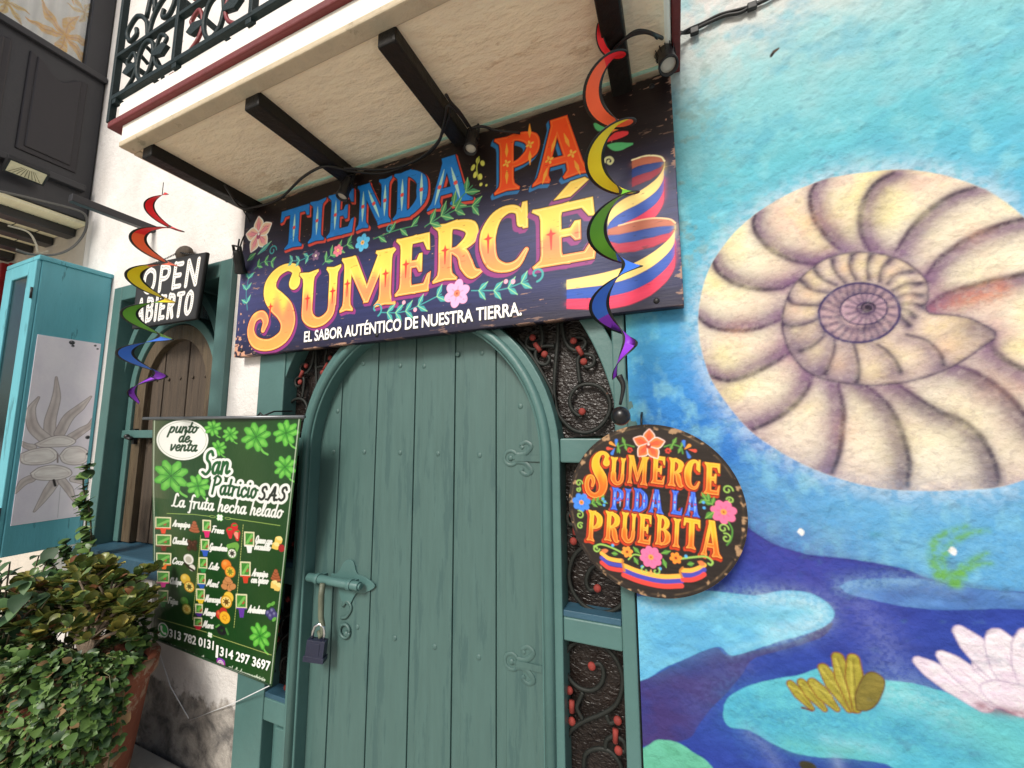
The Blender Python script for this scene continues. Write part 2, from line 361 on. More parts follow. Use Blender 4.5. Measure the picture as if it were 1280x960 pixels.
def plinth_plaster():                                 # white plaster, bare grey stone and damp stains low down
    M = bpy.data.materials.new('plaster_with_damp_base'); M.use_nodes = True; nt = M.node_tree; N = nt.nodes; L = nt.links; B = N['Principled BSDF']
    tc = N.new('ShaderNodeTexCoord'); sp = N.new('ShaderNodeSeparateXYZ'); L.new(tc.outputs['Object'], sp.inputs[0])
    def noise(sc, det=8, dist=0.0):
        n = N.new('ShaderNodeTexNoise'); n.inputs['Scale'].default_value = sc; n.inputs['Detail'].default_value = det; n.inputs['Roughness'].default_value = 0.65; n.inputs['Distortion'].default_value = dist
        L.new(tc.outputs['Object'], n.inputs['Vector']); return n
    def ramp(src, p0, p1, c0=(0,0,0,1), c1=(1,1,1,1)):
        r = N.new('ShaderNodeValToRGB'); r.color_ramp.elements[0].position = p0; r.color_ramp.elements[1].position = p1
        r.color_ramp.elements[0].color = c0; r.color_ramp.elements[1].color = c1; L.new(src, r.inputs[0]); return r
    def mixc(f, a, b):
        x = N.new('ShaderNodeMix'); x.data_type = 'RGBA'; L.new(f, x.inputs[0])
        for v, k in ((a, 6), (b, 7)):
            if isinstance(v, tuple): x.inputs[k].default_value = v+(1,)
            else: L.new(v, x.inputs[k])
        return x.outputs[2]
    base = mixc(ramp(noise(3).outputs[0], 0.35, 0.75).outputs[0], C3(234,231,228,1.0), C3(212,206,202,1.0))
    st = ramp(noise(9, 10, 0.6).outputs[0], 0.66, 0.72); base = mixc(st.outputs[0], base, C3(188,180,172))
    a = N.new('ShaderNodeMath'); a.operation = 'MULTIPLY_ADD'; L.new(noise(6, 9).outputs[0], a.inputs[0]); a.inputs[1].default_value = -0.42; L.new(sp.outputs[2], a.inputs[2])
    lo = ramp(a.outputs[0], 0.09, 0.125, (1,1,1,1), (0,0,0,1))
    stone = mixc(ramp(noise(8, 9, 0.4).outputs[0], 0.40, 0.62).outputs[0], C3(176,170,162), C3(100,97,95))
    da = ramp(a.outputs[0], 0.15, 0.85, (0.55,)*3+(1,), (0,0,0,1))
    base2 = mixc(da.outputs[0], base, C3(200,196,192)); L.new(mixc(lo.outputs[0], base2, stone), B.inputs['Base Color'])
    B.inputs['Roughness'].default_value = 0.9
    bp = N.new('ShaderNodeBump'); bp.inputs['Strength'].default_value = 0.5; bp.inputs['Distance'].default_value = 0.03; L.new(noise(11, 8).outputs[0], bp.inputs['Height'])
    b2 = N.new('ShaderNodeBump'); b2.inputs['Strength'].default_value = 0.35; b2.inputs['Distance'].default_value = 0.012; L.new(noise(70, 5).outputs[0], b2.inputs['Height']); L.new(bp.outputs[0], b2.inputs['Normal']); L.new(b2.outputs[0], B.inputs['Normal'])
    return M
PLINTH = plinth_plaster()

# ------------------------------------------------------------------ ground
g = MB(); g.add([(-120,-120,-0.12),(120,-120,-0.12),(120,120,-0.12),(-120,120,-0.12)], [(0,1,2,3)])
props(g.build('street', GROUND), kind='structure')
g = MB(); g.box(-12, 8, -0.95, -0.02, -0.14, 0.0); props(g.build('pavement', PAVE, bevel=0.012), kind='structure')

# ------------------------------------------------------------------ the house with the shop door
house = thing('house', (-1.3, 0.0, 0.0), 'white plastered house front with teal arched door, painted mural and iron railed balcony', 'house')
DX0, DX1 = -2.02, -0.142                             # door frame
WX0, WX1, WZ0, WZ1 = -3.52, -2.272, 0.93, 2.64       # window
def wall_mesh(x0, x1, z0, z1, holes, th=0.32):
    xs = sorted({x0, x1, *[h[0] for h in holes], *[h[1] for h in holes]}); zs = sorted({z0, z1, *[h[2] for h in holes], *[h[3] for h in holes]})
    b = MB(); inside = lambda x, z: x0 < x < x1 and z0 < z < z1 and not any(h[0] < x < h[1] and h[2] < z < h[3] for h in holes)
    for i in range(len(xs)-1):
        for j in range(len(zs)-1):
            cx, cz = (xs[i]+xs[i+1])/2, (zs[j]+zs[j+1])/2
            if not inside(cx, cz): continue
            a, c, d, e = xs[i], xs[i+1], zs[j], zs[j+1]
            b.add([(a,0,d),(c,0,d),(c,0,e),(a,0,e)], [(0,1,2,3)])
            if i == 0 or not inside((xs[i-1]+xs[i])/2, cz): b.add([(a,0,d),(a,0,e),(a,th,e),(a,th,d)], [(0,1,2,3)])
            if i == len(xs)-2 or not inside((xs[i+1]+xs[i+2])/2, cz): b.add([(c,0,d),(c,th,d),(c,th,e),(c,0,e)], [(0,1,2,3)])
            if j == 0 or not inside(cx, (zs[j-1]+zs[j])/2): b.add([(a,0,d),(a,th,d),(c,th,d),(c,0,d)], [(0,1,2,3)])
            if j == len(zs)-2 or not inside(cx, (zs[j+1]+zs[j+2])/2): b.add([(a,0,e),(c,0,e),(c,th,e),(a,th,e)], [(0,1,2,3)])
    b.add([(x0,th,z0),(x0,th,z1),(x1,th,z1),(x1,th,z0)], [(0,1,2,3)])
    return b
# plaster, with the two openings (a hole to the inside is closed by frames and glass)
w = wall_mesh(-4.098, DX1-0.004, -0.14, 6.5, [(DX0, DX1-0.004, -0.14, 2.90), (WX0, WX1, WZ0, WZ1)])
w.build('plaster_wall', PLINTH, house)
w = MB(); w.box(DX1-0.004, 4.2, 0.003, 0.32, 3.402, 6.5); w.build('upper_wall', PLASTER, house)

# ---- door frame, built round two arches
AC = (-1.04, 1.557)
def arc(r, rz=None, a0=0, a1=180, n=40, c=AC):
    rz = rz or r; return [(c[0]+r*math.cos(R(a0+(a1-a0)*k/n)), c[1]+rz*math.sin(R(a0+(a1-a0)*k/n))) for k in range(n+1)]
def legs(p, z): return [(p[0][0], z)]+p+[(p[-1][0], z)]
fr = MB()
fr.band(legs(arc(0.572), -0.12), legs(arc(0.648), -0.12), -0.012, 0.13)     # casing of the leaf
frame = fr.build('door_frame', TEAL, house, bevel=0.005); fr = MB()
fr.box(DX0, -1.83, -0.008, 0.15, -0.12, 2.88); fr.box(-0.196, DX1-0.010, -0.008, 0.15, -0.12, 2.88)   # posts
fr.box(-1.83, -0.196, -0.008, 0.15, 2.72, 2.88)
for z0, z1 in ((1.538, 1.624), (0.942, 1.018), (0.336, 0.432)):                # transoms of the side lights
    fr.box(-1.83, -1.688, -0.004, 0.12, z0, z1); fr.box(-0.392, -0.196, -0.004, 0.12, z0, z1)
build_each(fr, 'frame_member', TEAL, frame, 0.005)
o = MB(); P_ = [p for p in arc(0.862, 0.93, 2, 60, 24)]; Q_ = [p for p in arc(0.925, 0.99, 2, 60, 24)]
o.band(P_, Q_, 0.0, 0.10); P_ = arc(0.862, 0.93, 120, 178, 24); Q_ = arc(0.925, 0.99, 120, 178, 24); o.band(P_, Q_, 0.0, 0.10)
build_each(o, 'outer_arch', TEAL, frame, 0.004)
o = MB(); o.tube([(x, -0.012, z) for x, z in legs(arc(0.600), -0.1)], 0.020, 10); o.build('arch_moulding', TEAL, frame)
o = MB()
for s in (1, -1):
    for z in (1.028, 0.442): o.box(*( (-0.392, -0.198) if s == 1 else (-1.828, -1.69) ), -0.002, 0.07, z-0.009, z+0.012)
build_each(o, 'ledge_strip', BLUESILL, frame, 0.002)
o = MB(); o.box(-1.83, -1.69, 0.05, 0.08, -0.12, 0.336); o.box(-0.39, -0.196, 0.05, 0.08, -0.12, 0.336)
o.box(-1.80, -1.72, 0.035, 0.05, 0.0, 0.29); o.box(-0.36, -0.226, 0.035, 0.05, 0.0, 0.29); build_each(o, 'kick_panel', TEAL, frame, 0.006)
o = MB(); o.box(-1.83, -0.196, 0.112, 0.14, 1.6, 2.72); o.build('spandrel_backing', DARKTEAL, frame)
o = MB(); o.box(-1.83, -1.69, 0.14, 0.16, -0.1, 2.0); o.box(-0.39, -0.196, 0.14, 0.16, -0.1, 2.0); build_each(o, 'backing_board', BLACK, frame)
# glass of the side lights and spandrels
def pane(poly): b = MB(); b.prism(poly, 0.070, 0.078); b.build('glass_pane', GLASSD, house)
for x0, x1 in ((-1.83, -1.688), (-0.392, -0.196)):
    for z0, z1 in ((1.018, 1.538), (0.432, 0.942)): pane([(x0, z0), (x1, z0), (x1, z1), (x0, z1)])
pane([(AC[0]+0.63, 1.624)]+[(AC[0]+0.86*math.cos(a), AC[1]+0.93*math.sin(a)) for a in np.linspace(R(5), R(58), 20)]+[(AC[0]+0.63*math.cos(a), AC[1]+0.63*math.sin(a)) for a in np.linspace(R(50), R(6), 20)])
pane([(AC[0]-0.63, 1.624)]+[(AC[0]-0.86*math.cos(a), AC[1]+0.93*math.sin(a)) for a in np.linspace(R(5), R(58), 20)]+[(AC[0]-0.63*math.cos(a), AC[1]+0.63*math.sin(a)) for a in np.linspace(R(50), R(6), 20)])
# iron scrolls in front of the glass, traced on the plane y = 0.045
GY = 0.045
def scroll(pts, k=6): return [(x, GY, z) for x, z in spline(pts, k)]
def spiral(c, r0, r1, a0, a1, n=28): return [(c[0]+(r0+(r1-r0)*t)*math.cos(R(a0+(a1-a0)*t)), c[1]+(r0+(r1-r0)*t)*math.sin(R(a0+(a1-a0)*t))) for t in np.linspace(0, 1, n)]
def grille(curves, bosses, bars):
    b = MB()
    for c in curves: b.tube([(x, GY, z) for x, z in c], 0.0075, 7, flat=0.8)
    g_ = b.build('iron_grille', IRON, house)
    for x, z in bosses: q = MB(); q.sphere((x, GY-0.004, z), 0.0138, 12, 8, (1, 0.7, 1)); q.build('red_boss', REDBOSS, g_)
    for (x0, z0), (x1, z1) in bars:
        q = MB(); q.tube([(x0, GY-0.008, z0), (x1, GY-0.008, z1)], 0.0095, 8); q.build('red_collar', REDBOSS, g_)
def q1(x, z): return w2(640+x/5.65, 390+z/5.65, GY)  # spandrel grille, traced
def mirror(p): return (2*AC[0]-p[0], p[1])
cv = [[(325,60),(322,200),(305,400),(298,560),(320,700),(380,790),(450,840),(540,850),(630,800),(690,700),(680,600),(610,525),(520,510),(450,540),(410,610),(420,680),(470,730),(500,712)],
      [(350,70),(365,170),(395,240),(440,270),(490,265),(520,220),(500,185),(460,180),(425,190)],
      [(480,505),(470,420),(465,340),(490,305),(540,300),(580,320),(575,370),(535,390),(505,370)],
      [(200,90),(215,170),(205,240),(150,265),(105,240),(105,190),(145,165)],
      [(300,240),(240,240),(180,260),(165,310),(190,360),(240,370),(265,330),(240,300)],
      [(300,880),(300,620),(230,460),(130,300),(30,180)]]
bo = [(148,183),(437,205),(508,352),(232,300),(497,704)]; ba = [((165,225),(205,280)), ((465,250),(500,308))]
cv = [spline([q1(*p) for p in c], 6) for c in cv]; bo = [q1(*p) for p in bo]; ba = [(q1(*a), q1(*b)) for a, b in ba]
grille(cv, bo, ba)
grille([[mirror(p) for p in c] for c in cv], [mirror(p) for p in bo], [(mirror(a), mirror(b)) for a, b in ba])
def q2(x, z): return w2(690+x/4.8, 760+z/4.8, GY)    # lower side light grille, traced, then reused
cl = [[(240,345),(285,335),(310,390),(290,460),(230,495),(150,470),(85,390),(75,290),(120,220),(200,195),(310,230),(390,320),(425,440),(390,570),(300,635),(190,680),(110,740),(80,830),(95,960)],
      [(105,490),(80,520),(90,560),(120,580)], [(185,505),(165,550),(150,600),(185,670)], [(120,675),(85,650),(85,600),(120,580)],
      [(395,670),(350,690),(325,640)], [(320,840),(330,790),(380,760)], [(400,850),(440,860),(430,800),(385,770)],
      [(190,960),(200,880),(260,845),(340,855),(400,920),(420,990),(400,1080),(330,1130)]]
bl = [(240,345),(105,490),(120,675),(395,670),(400,850),(320,1125)]; al = [((122,545),(122,615)), ((383,715),(383,795))]
cl = [spline([q2(*p) for p in c], 6) for c in cl]; bl = [q2(*p) for p in bl]; al = [(q2(*a), q2(*b)) for a, b in al]
zc = (0.942+0.432)/2; xr = (-0.392-0.196)/2; dz = (1.018+1.538)/2-zc
flipz = lambda p: (2*xr-p[0], 2*zc-p[1]+dz); 
grille(cl, bl, al); grille([[flipz(p) for p in c] for c in cl], [flipz(p) for p in bl], [(flipz(a), flipz(b)) for a, b in al])
tol = lambda p: (-1.83+(p[0]+0.392)*0.142/0.196, p[1])
for fn in (tol, lambda p: tol(flipz(p))):
    grille([[fn(p) for p in c] for c in cl], [fn(p) for p in bl], [(fn(a), fn(b)) for a, b in al])

# ---- door leaf: boards, battens, studs, hinges, bolt
d = MB(); edge = [(x, z) for x, z in legs(arc(0.588), -0.1)]
d.prism(edge, 0.060, 0.09)
door = d.build('door', TEALD, house)
def top_at(x, r=0.575): q = (x-AC[0])/r; return AC[1]+r*math.sqrt(max(0.0, 1-q*q)) if abs(q) < 1 else AC[1]
bs = [-1.612, -1.493, -1.453, -1.277, -1.236, -1.066, -1.026, -0.862, -0.820, -0.670, -0.628, -0.468]
b1 = MB(); b2 = MB()
for i in range(len(bs)-1):
    x0, x1 = bs[i]+0.0009, bs[i+1]-0.0009; wide = i % 2 == 0
    n = 6; top = [(x0+(x1-x0)*k/n, top_at(x0+(x1-x0)*k/n, 0.586)-0.002) for k in range(n, -1, -1)]
    y = 0.046 + (0.0 if wide else 0.006)+random.uniform(-0.0008, 0.0008)
    (b1 if wide else b2).prism([(x0, -0.095), (x1, -0.095)]+top, y, 0.0605)
build_each(b1, 'door_board', TEALD, door, 0.002); build_each(b2, 'door_batten', TEALD, door, 0.002)
for (x, z) in [(-0.94,1.558),(-0.742,1.555),(-0.733,1.975),(-0.563,1.748),(-1.527,1.556),(-1.34,1.559),(-1.137,1.559),(-1.514,1.752),(-1.019,1.939),(-1.366,1.975),(-1.137,0.791),(-0.94,0.794),(-1.34,0.80),(-0.742,0.795),(-1.15,1.95),(-0.85,1.98)]:
    q = MB(); q.sphere((x, 0.046, z), 0.0115, 12, 8, (1, 0.4, 1)); q.build('stud', TEALD, door)
def fleur(cx, cz, s=1.0):
    b = MB(); y = 0.0448
    b.tube([(cx-0.03*s, y, cz)]+[(cx-0.03*s+0.028*s*math.cos(a), y, cz+0.028*s*math.sin(a)) for a in np.linspace(0, 2*math.pi, 14)], 0.007, 6, flat=0.6)
    for k in (1, -1):
        b.tube([(x, y, z) for x, z in spline([(cx-0.005*s, cz+0.012*k), (cx+0.03*s, cz+0.018*k*s), (cx+0.055*s, cz+0.045*k*s), (cx+0.035*s, cz+0.062*k*s), (cx+0.012*s, cz+0.05*k*s), (cx+0.022*s, cz+0.038*k*s)], 5)], [0.012, *([0.010]*12), *([0.008]*13)], 6, flat=0.5)
    b.sphere((cx-0.03*s, y, cz), 0.012, 10, 6, (1, 0.6, 1))
    b.box(cx-0.01, cx+0.095, 0.0375, 0.047, cz-0.011, cz+0.011)
    return b
for zz in (1.547, 0.808): fleur(-0.575, zz).build('strap_hinge', TEALD, door, bevel=0.002)
lb = MB(); lz = 0.985
pl = spline([(-1.50,lz+0.02),(-1.46,lz+0.03),(-1.42,lz+0.085),(-1.375,lz+0.09),(-1.355,lz+0.05),(-1.34,lz+0.035),(-1.30,lz+0.03),(-1.245,lz),(-1.30,lz-0.035),(-1.34,lz-0.04),(-1.36,lz-0.06),(-1.385,lz-0.095),(-1.43,lz-0.085),(-1.46,lz-0.03),(-1.50,lz-0.02)], 4)
lb.prism(pl, 0.0385, 0.046)
lb.tube([(-1.60, 0.005, lz+0.004), (-1.30, 0.005, lz+0.004)], 0.019, 14); lb.tube([(-1.30, 0.005, lz+0.004), (-1.29, 0.005, lz+0.004)], 0.013, 12)
lb.tube([(-1.55, 0.005, lz+0.004), (-1.53, 0.005, lz+0.004)], 0.024, 14); lb.tube([(-1.36, 0.005, lz+0.004), (-1.34, 0.005, lz+0.004)], 0.024, 14)
lb.box(-1.555, -1.525, 0.005, 0.045, lz-0.012, lz+0.02); lb.box(-1.365, -1.335, 0.005, 0.045, lz-0.012, lz+0.02)
lb.build('slide_bolt', TEAL, door, bevel=0.0015)
hb = MB(); hb.tube([(-1.487,-0.018,lz), (-1.487,-0.022,lz-0.05), (-1.483,-0.022,lz-0.14), (-1.470,-0.022,lz-0.175), (-1.468,-0.02,lz-0.205), (-1.485,-0.018,lz-0.225), (-1.50,-0.016,lz-0.20)], [0.012,0.013,0.012,0.011,0.010,0.009,0.008], 10); hb.build('bolt_handle', mat('worn_grey_green_iron', C3(104,110,92), 0.5, 0.2, 20, bump=0.2, bscale=60), door)
kb = MB(); kz = 0.775
for r_, a0, a1 in ((0.045, 200, 520), ): kb.tube([(-1.405+0.028*math.cos(R(a)), 0.04, kz+0.028*math.sin(R(a))) for a in range(0, 361, 24)], 0.007, 6)
kb.tube([(x, 0.041, z) for x, z in spline([(-1.43,kz+0.05),(-1.40,kz+0.06),(-1.375,kz+0.10),(-1.40,kz+0.125),(-1.425,kz+0.10)], 5)], 0.007, 6, flat=0.6)
kb.sphere((-1.395, 0.04, kz-0.01), 0.014, 10, 6, (1,0.7,1)); kb.build('keyhole_plate', TEALD, door)

# ---- window with an arched wooden shutter
wf = MB(); WC = (-2.93, 1.93); wr = 0.39
wf.box(WX0+0.002, WX0+0.10, -0.03, 0.20, WZ0+0.02, WZ1-0.002); wf.box(WX1-0.115, WX1-0.002, -0.03, 0.20, WZ0+0.02, WZ1-0.002)
wf.box(WX0+0.10, WX1-0.115, -0.03, 0.20, WZ1-0.10, WZ1-0.002)
wf.box(WX0+0.10, WX1-0.115, 0.05, 0.18, 1.62, 1.67)
wf.band(legs(arc(wr+0.03, None, 0, 180, 30, WC), WZ0+0.03), legs(arc(wr+0.085, None, 0, 180, 30, WC), WZ0+0.03), 0.06, 0.19)
win = wf.build('window_frame', TEAL, house, bevel=0.005)
o = MB(); o.band(arc(0.50, 0.62, 3, 62, 20, WC), arc(0.55, 0.67, 3, 62, 20, WC), 0.03, 0.14); o.band(arc(0.50, 0.62, 118, 177, 20, WC), arc(0.55, 0.67, 118, 177, 20, WC), 0.03, 0.14); build_each(o, 'outer_arch', TEAL, win, 0.004)
o = MB(); o.box(WX0+0.10, WX1-0.115, 0.20, 0.22, WZ0+0.03, WZ1-0.05); o.build('window_backing', DARKTEAL, win)
o = MB(); o.prism([(WX0+0.1, 1.67), (WX0+0.22, 1.67)]+arc(wr+0.08, None, 170, 100, 12, WC)+[(WC[0]-0.05, WZ1-0.1), (WX0+0.1, WZ1-0.1)], 0.16, 0.165)
o.prism([(WX1-0.115, 1.67), (WX1-0.115, WZ1-0.1), (WC[0]+0.05, WZ1-0.1)]+arc(wr+0.08, None, 80, 10, 12, WC), 0.16, 0.165); build_each(o, 'spandrel_glass', GLASSD, win)
o = MB(); o.tube([(x, 0.13, z) for x, z in spiral((-2.50, 2.20), 0.09, 0.03, -60, 420)], 0.0075, 7); o.tube([(x, 0.13, z) for x, z in spline([(-2.46,2.12),(-2.43,2.0),(-2.40,1.8),(-2.42,1.69)], 6)], 0.0075, 7)
for p in ((-2.49, 2.21), (-2.41, 1.98), (-2.45, 2.05)): o.cur = 1; o.sphere((p[0], 0.125, p[1]), 0.015, 10, 7)
o.build('iron_scroll', [IRON, REDBOSS], win)
o = MB(); o.box(WX0-0.03, WX1+0.03, -0.075, 0.19, WZ0-0.075, WZ0+0.022); o.build('sill', BLUESILL, win, bevel=0.012)
sh = MB(); sh.band(legs(arc(wr-0.07, None, 0, 180, 30, WC), WZ0+0.03), legs(arc(wr+0.025, None, 0, 180, 30, WC), WZ0+0.03), 0.075, 0.17); sh.cur = 1
xs = np.linspace(WC[0]-wr+0.07, WC[0]+wr-0.07, 6)
for i in range(5):
    x0, x1 = xs[i]+0.003, xs[i+1]-0.003; rr = wr-0.065
    top = [(x0+(x1-x0)*k/5, WC[1]+math.sqrt(max(0, rr*rr-(x0+(x1-x0)*k/5-WC[0])**2))) for k in range(5, -1, -1)]
    sh.prism([(x0, WZ0+0.03), (x1, WZ0+0.03)]+top, 0.11+0.004*(i % 2), 0.15)
for x in xs[:-1]+0.06: sh.sphere((x, 0.109, 1.60), 0.013, 10, 6, (1,0.6,1)); sh.sphere((x, 0.109, 2.0), 0.011, 10, 6, (1,0.6,1))
sh.build('shutter', [OLDWOODL, OLDWOOD], win, bevel=0.004)
o = MB(); o.box(-3.295, -3.27, 0.055, 0.075, 1.58, 1.68); o.tube([(-3.28,0.07,1.62),(-3.28,0.03,1.62),(-3.27,0.02,1.62),(-3.23,0.02,1.615)], 0.010, 8); o.sphere((-3.30, 0.03, 1.63), 0.016); o.build('shutter_latch', BLACK, win)

# ---- balcony
BX0, BX1, BY, BZ = -2.214, 0.048, -0.579, 2.917
b = MB(); b.box(BX0, BX1, BY, 0.0, BZ, BZ+0.10); b.box(BX0-0.02, BX1+0.012, BY-0.010, 0.0, BZ+0.113, BZ+0.205)
balc = b.build('balcony_slab', WHITETRIM, house, bevel=0.012)
b = MB(); b.box(BX0+0.05, BX1-0.02, BY+0.05, -0.004, BZ-0.006, BZ+0.02); b.build('soffit', SOFFIT, balc)
b = MB(); b.box(BX0+0.002, BX1-0.002, BY-0.004, BY+0.05, BZ-0.014, BZ+0.012); b.box(BX0-0.003, BX0+0.05, BY+0.05, -0.001, BZ-0.014, BZ+0.012); build_each(b, 'soffit_edge', mat('cream_edge', C3(212,196,168), 0.9, 0.12, 8, bump=0.6, bscale=16, col2=C3(180,165,140), thresh=0.6, cscale=7), balc, 0.006)
b = MB(); b.box(BX0-0.075, BX1+0.03, BY-0.020, -0.001, BZ+0.090, BZ+0.120); b.build('red_strip', REDTRIM, balc, bevel=0.005)
b = MB(); b.box(BX1+0.002, BX1+0.028, BY, -0.0015, BZ+0.002, BZ+0.0905); b.build('red_end_strip', REDTRIM, balc, bevel=0.003)
for x0, x1 in ((-2.128,-2.055), (-1.447,-1.367), (-0.815,-0.745), (-0.155,-0.085)):
    b = MB(); b.box(x0, x1, BY+0.045, -0.002, BZ-0.062, BZ-0.0055); b.build('soffit_beam', BLACKBEAM, balc, bevel=0.006)
b = MB(); b.box(-2.05, 0.03, -0.068, -0.0555, BZ-0.0095, BZ-0.0062); b.build('mint_strip', mat('mint_paint', C3(190,235,215,1.0), 0.7, 0.1, 8, bump=0.3, bscale=40), balc)
# railing with scrolls
RY = BY-0.012; rz0 = BZ+0.232; rz1 = BZ+0.445; rz2 = BZ+0.98
rl = MB(); RX0 = BX0-0.068
for z, h in ((rz0, 0.011), (rz1, 0.009), (rz2, 0.014)):
    rl.box(RX0, BX1+0.02, RY-0.011, RY+0.011, z-h, z+h); rl.box(RX0-0.001, RX0+0.021, RY, 0.0, z-h*0.98, z+h*0.98)
for i in range(6):
    x = RX0+i*(BX1+0.01-RX0)/5; rl.box(x-0.011, x+0.011, RY-0.012, RY+0.012, BZ+0.115 if i in (0, 5) else rz0, rz2)
for x in np.arange(RX0+0.01, BX1, 0.45): rl.box(x+0.0, x+0.03, RY-0.009, RY+0.012, BZ+0.20, rz0)
rail = rl.build('railing', RAIL, balc, bevel=0.002)
def scr(pts, mtl, plane='x', r=0.011):
    b = MB(); b.tube([((x, RY, z) if plane == 'x' else (RX0+0.01, x, z)) for x, z in spline(pts, 7)], r, 7, flat=0.75); b.build('scroll', mtl, rail)
bay = (BX1+0.01-RX0)/5
for i in range(5):
    xa = RX0+i*bay; xm = xa+bay/2; mid = (rz0+rz1)/2
    for k in (-1, 1):
        cx = xm+k*0.10; mtl = RAILRED if (i+k) % 3 == 0 else RAIL
        scr([(xm, rz1), (xm+k*0.03, rz1+0.10), (xm+k*0.11, rz1+0.16), (xm+k*0.18, rz1+0.11), (xm+k*0.15, rz1+0.05), (xm+k*0.10, rz1+0.06), (xm+k*0.105, rz1+0.095)], mtl)
        scr([(xm, rz2), (xm+k*0.03, rz2-0.12), (xm+k*0.12, rz2-0.20), (xm+k*0.19, rz2-0.15), (xm+k*0.15, rz2-0.08), (xm+k*0.11, rz2-0.11)], mtl)
        scr([(xm+k*0.03, rz1+0.12), (xm+k*0.02, rz1+0.25), (xm+k*0.10, rz1+0.30), (xm+k*0.17, rz2-0.17)], RAIL)
        scr([(xm+k*0.14, rz0+0.012), (xm+k*0.09, rz0+0.05), (xm+k*0.07, mid), (xm+k*0.10, rz1-0.03), (xm+k*0.15, rz1-0.06), (xm+k*0.13, rz1-0.09)], RAILRED if i % 2 else RAIL, r=0.009)
    scr([(xm+0.062*math.cos(t), mid+0.092*math.sin(t)) for t in np.linspace(0, 2*math.pi, 10)], RAIL)
    b = MB(); 
    for k in (-1, 1): b.prism([(xm+k*0.06, mid+0.012), (xm+k*0.13, mid+0.028), (xm+k*0.17, mid), (xm+k*0.13, mid-0.028), (xm+k*0.06, mid-0.012)], RY-0.008, RY+0.008)
    build_each(b, 'spear_leaf', RAIL, rail, 0.002)
for y0 in (-0.42, -0.18):
    for k in (-1, 1):
        scr([(y0, rz1), (y0+k*0.03, rz1+0.10), (y0+k*0.09, rz1+0.14), (y0+k*0.11, rz1+0.09), (y0+k*0.07, rz1+0.06)], RAILRED if k > 0 else RAIL, 'y')
        scr([(y0, rz0), (y0+k*0.06, rz0+0.08), (y0+k*0.02, rz0+0.15), (y0, rz1)], RAILRED if k < 0 else RAIL, 'y')

# ------------------------------------------------------------------ neighbour with the charcoal bay window
NX = -4.10
nb = thing('neighbour_house', (-5.6, 0, 0), 'neighbouring house with charcoal wooden bay window and red window frame below it', 'house')
b = MB(); b.box(-9.0, NX-0.002, 0.0, 0.32, -0.14, 6.5); b.build('facade_wall', mat('neighbour_plaster', C3(214,205,192), 0.9, 0.1, 4, bump=0.5, bscale=16), nb)  # one cream plaster tone over the whole facade
b = MB(); BYF = -1.1; z0, z1 = 3.25, 6.4                # side wall of the bay, facing the shop, seen from below
zw0 = 4.47
b.box(NX-0.06, NX, BYF, -0.30, z0, z0+0.16) if 0 else None
b.box(NX-0.06, NX, BYF, -0.003, z0+0.02, zw0-0.04)
b.box(NX-0.06, NX, -0.13, -0.003, zw0-0.04, z1); b.box(NX-0.06, NX, BYF, -0.97, zw0-0.04, z1); b.box(NX-0.06, NX, -0.97, -0.13, 5.9, z1)
b.box(NX-2.2, NX-0.06, BYF, BYF+0.06, z0+0.02, z1); b.box(NX-2.2, NX, BYF, 0.0, z1, z1+0.08)
bayo = b.build('bay_window', CHAR, nb, bevel=0.006)
b = MB()
for ya, yb in ((-0.40, -0.10), (-0.78, -0.48)):
    P = [(ya, 3.60), (yb, 3.60)]+[(y, 4.30+0.05*math.cos((y-ya)/(yb-ya)*2*math.pi)) for y in np.linspace(yb, ya, 14)]
    inner = [(ya+0.035+(y-ya)/(yb-ya)*(yb-ya-0.07), 3.635+(z-3.60)*0.93) for y, z in P]
    b.prism(P, NX-0.005, NX+0.012, 'x'); b.prism(inner, NX+0.0, NX+0.022, 'x')
build_each(b, 'bay_panel', CHARD, bayo, 0.008)
b = MB(); b.box(NX-0.03, NX+0.035, BYF, -0.0035, zw0-0.045, zw0+0.005); b.box(NX-0.02, NX+0.055, BYF, -0.05, 3.47, 3.52); build_each(b, 'bay_moulding', CHAR, bayo, 0.008)
b = MB(); b.box(NX-0.035, NX-0.030, -0.97, -0.13, zw0-0.02, 5.92); b.build('bay_glass', CLEAR, bayo)
# the curtain inside, painted with yellow flowers
cu = Canvas(-0.99, -0.11, 4.38, 5.95, 0.004, (0.94, 0.93, 0.91))
fold = 0.5+0.5*np.sin(cu.X*95+np.sin(cu.Z*5)*0.8); 
for (fx, fz, s_, cc) in ((-0.235, 4.66, 0.20, C3(255,186,0,1.1)), (-0.52, 4.62, 0.11, C3(240,200,60,1.0)), (-0.33, 5.1, 0.17, C3(255,186,0,1.1)), (-0.70, 4.9, 0.16, C3(255,186,0,1.1)), (-0.15, 4.95, 0.10, C3(240,200,60,1.0))):
    for k in range(6):
        a = k*math.pi/3+0.25; t = (fx+s_*math.cos(a), fz+s_*1.15*math.sin(a)); mdl = (fx+s_*0.5*math.cos(a+0.18), fz+s_*0.55*math.sin(a+0.18))
        cu.draw(S([(fx, fz), mdl, t], [s_*0.05, s_*0.17, 0.003]), cc, op=0.9, speck=0.3, sscale=60)
        cu.draw(S([(fx, fz), mdl, t], 0.003), C3(200,120,10), op=0.6)
cuP = np.stack([NX-0.05+0.008*np.sin(cu.X*95+np.sin(cu.Z*5)*0.8), cu.X, cu.Z], -1)
sheet('curtain', cuP, cu.rgb, painted('printed_curtain', 0.9), bayo)
b = MB(); b.box(NX-2.2, NX-0.02, BYF+0.02, -0.004, z0-0.012, z0+0.015); b.build('bay_soffit', mat('cream_boards', C3(250,236,200,1.0), 0.8, 0.1, 4, bump=0.3, bscale=12, streak=(1,6,1)), nb)
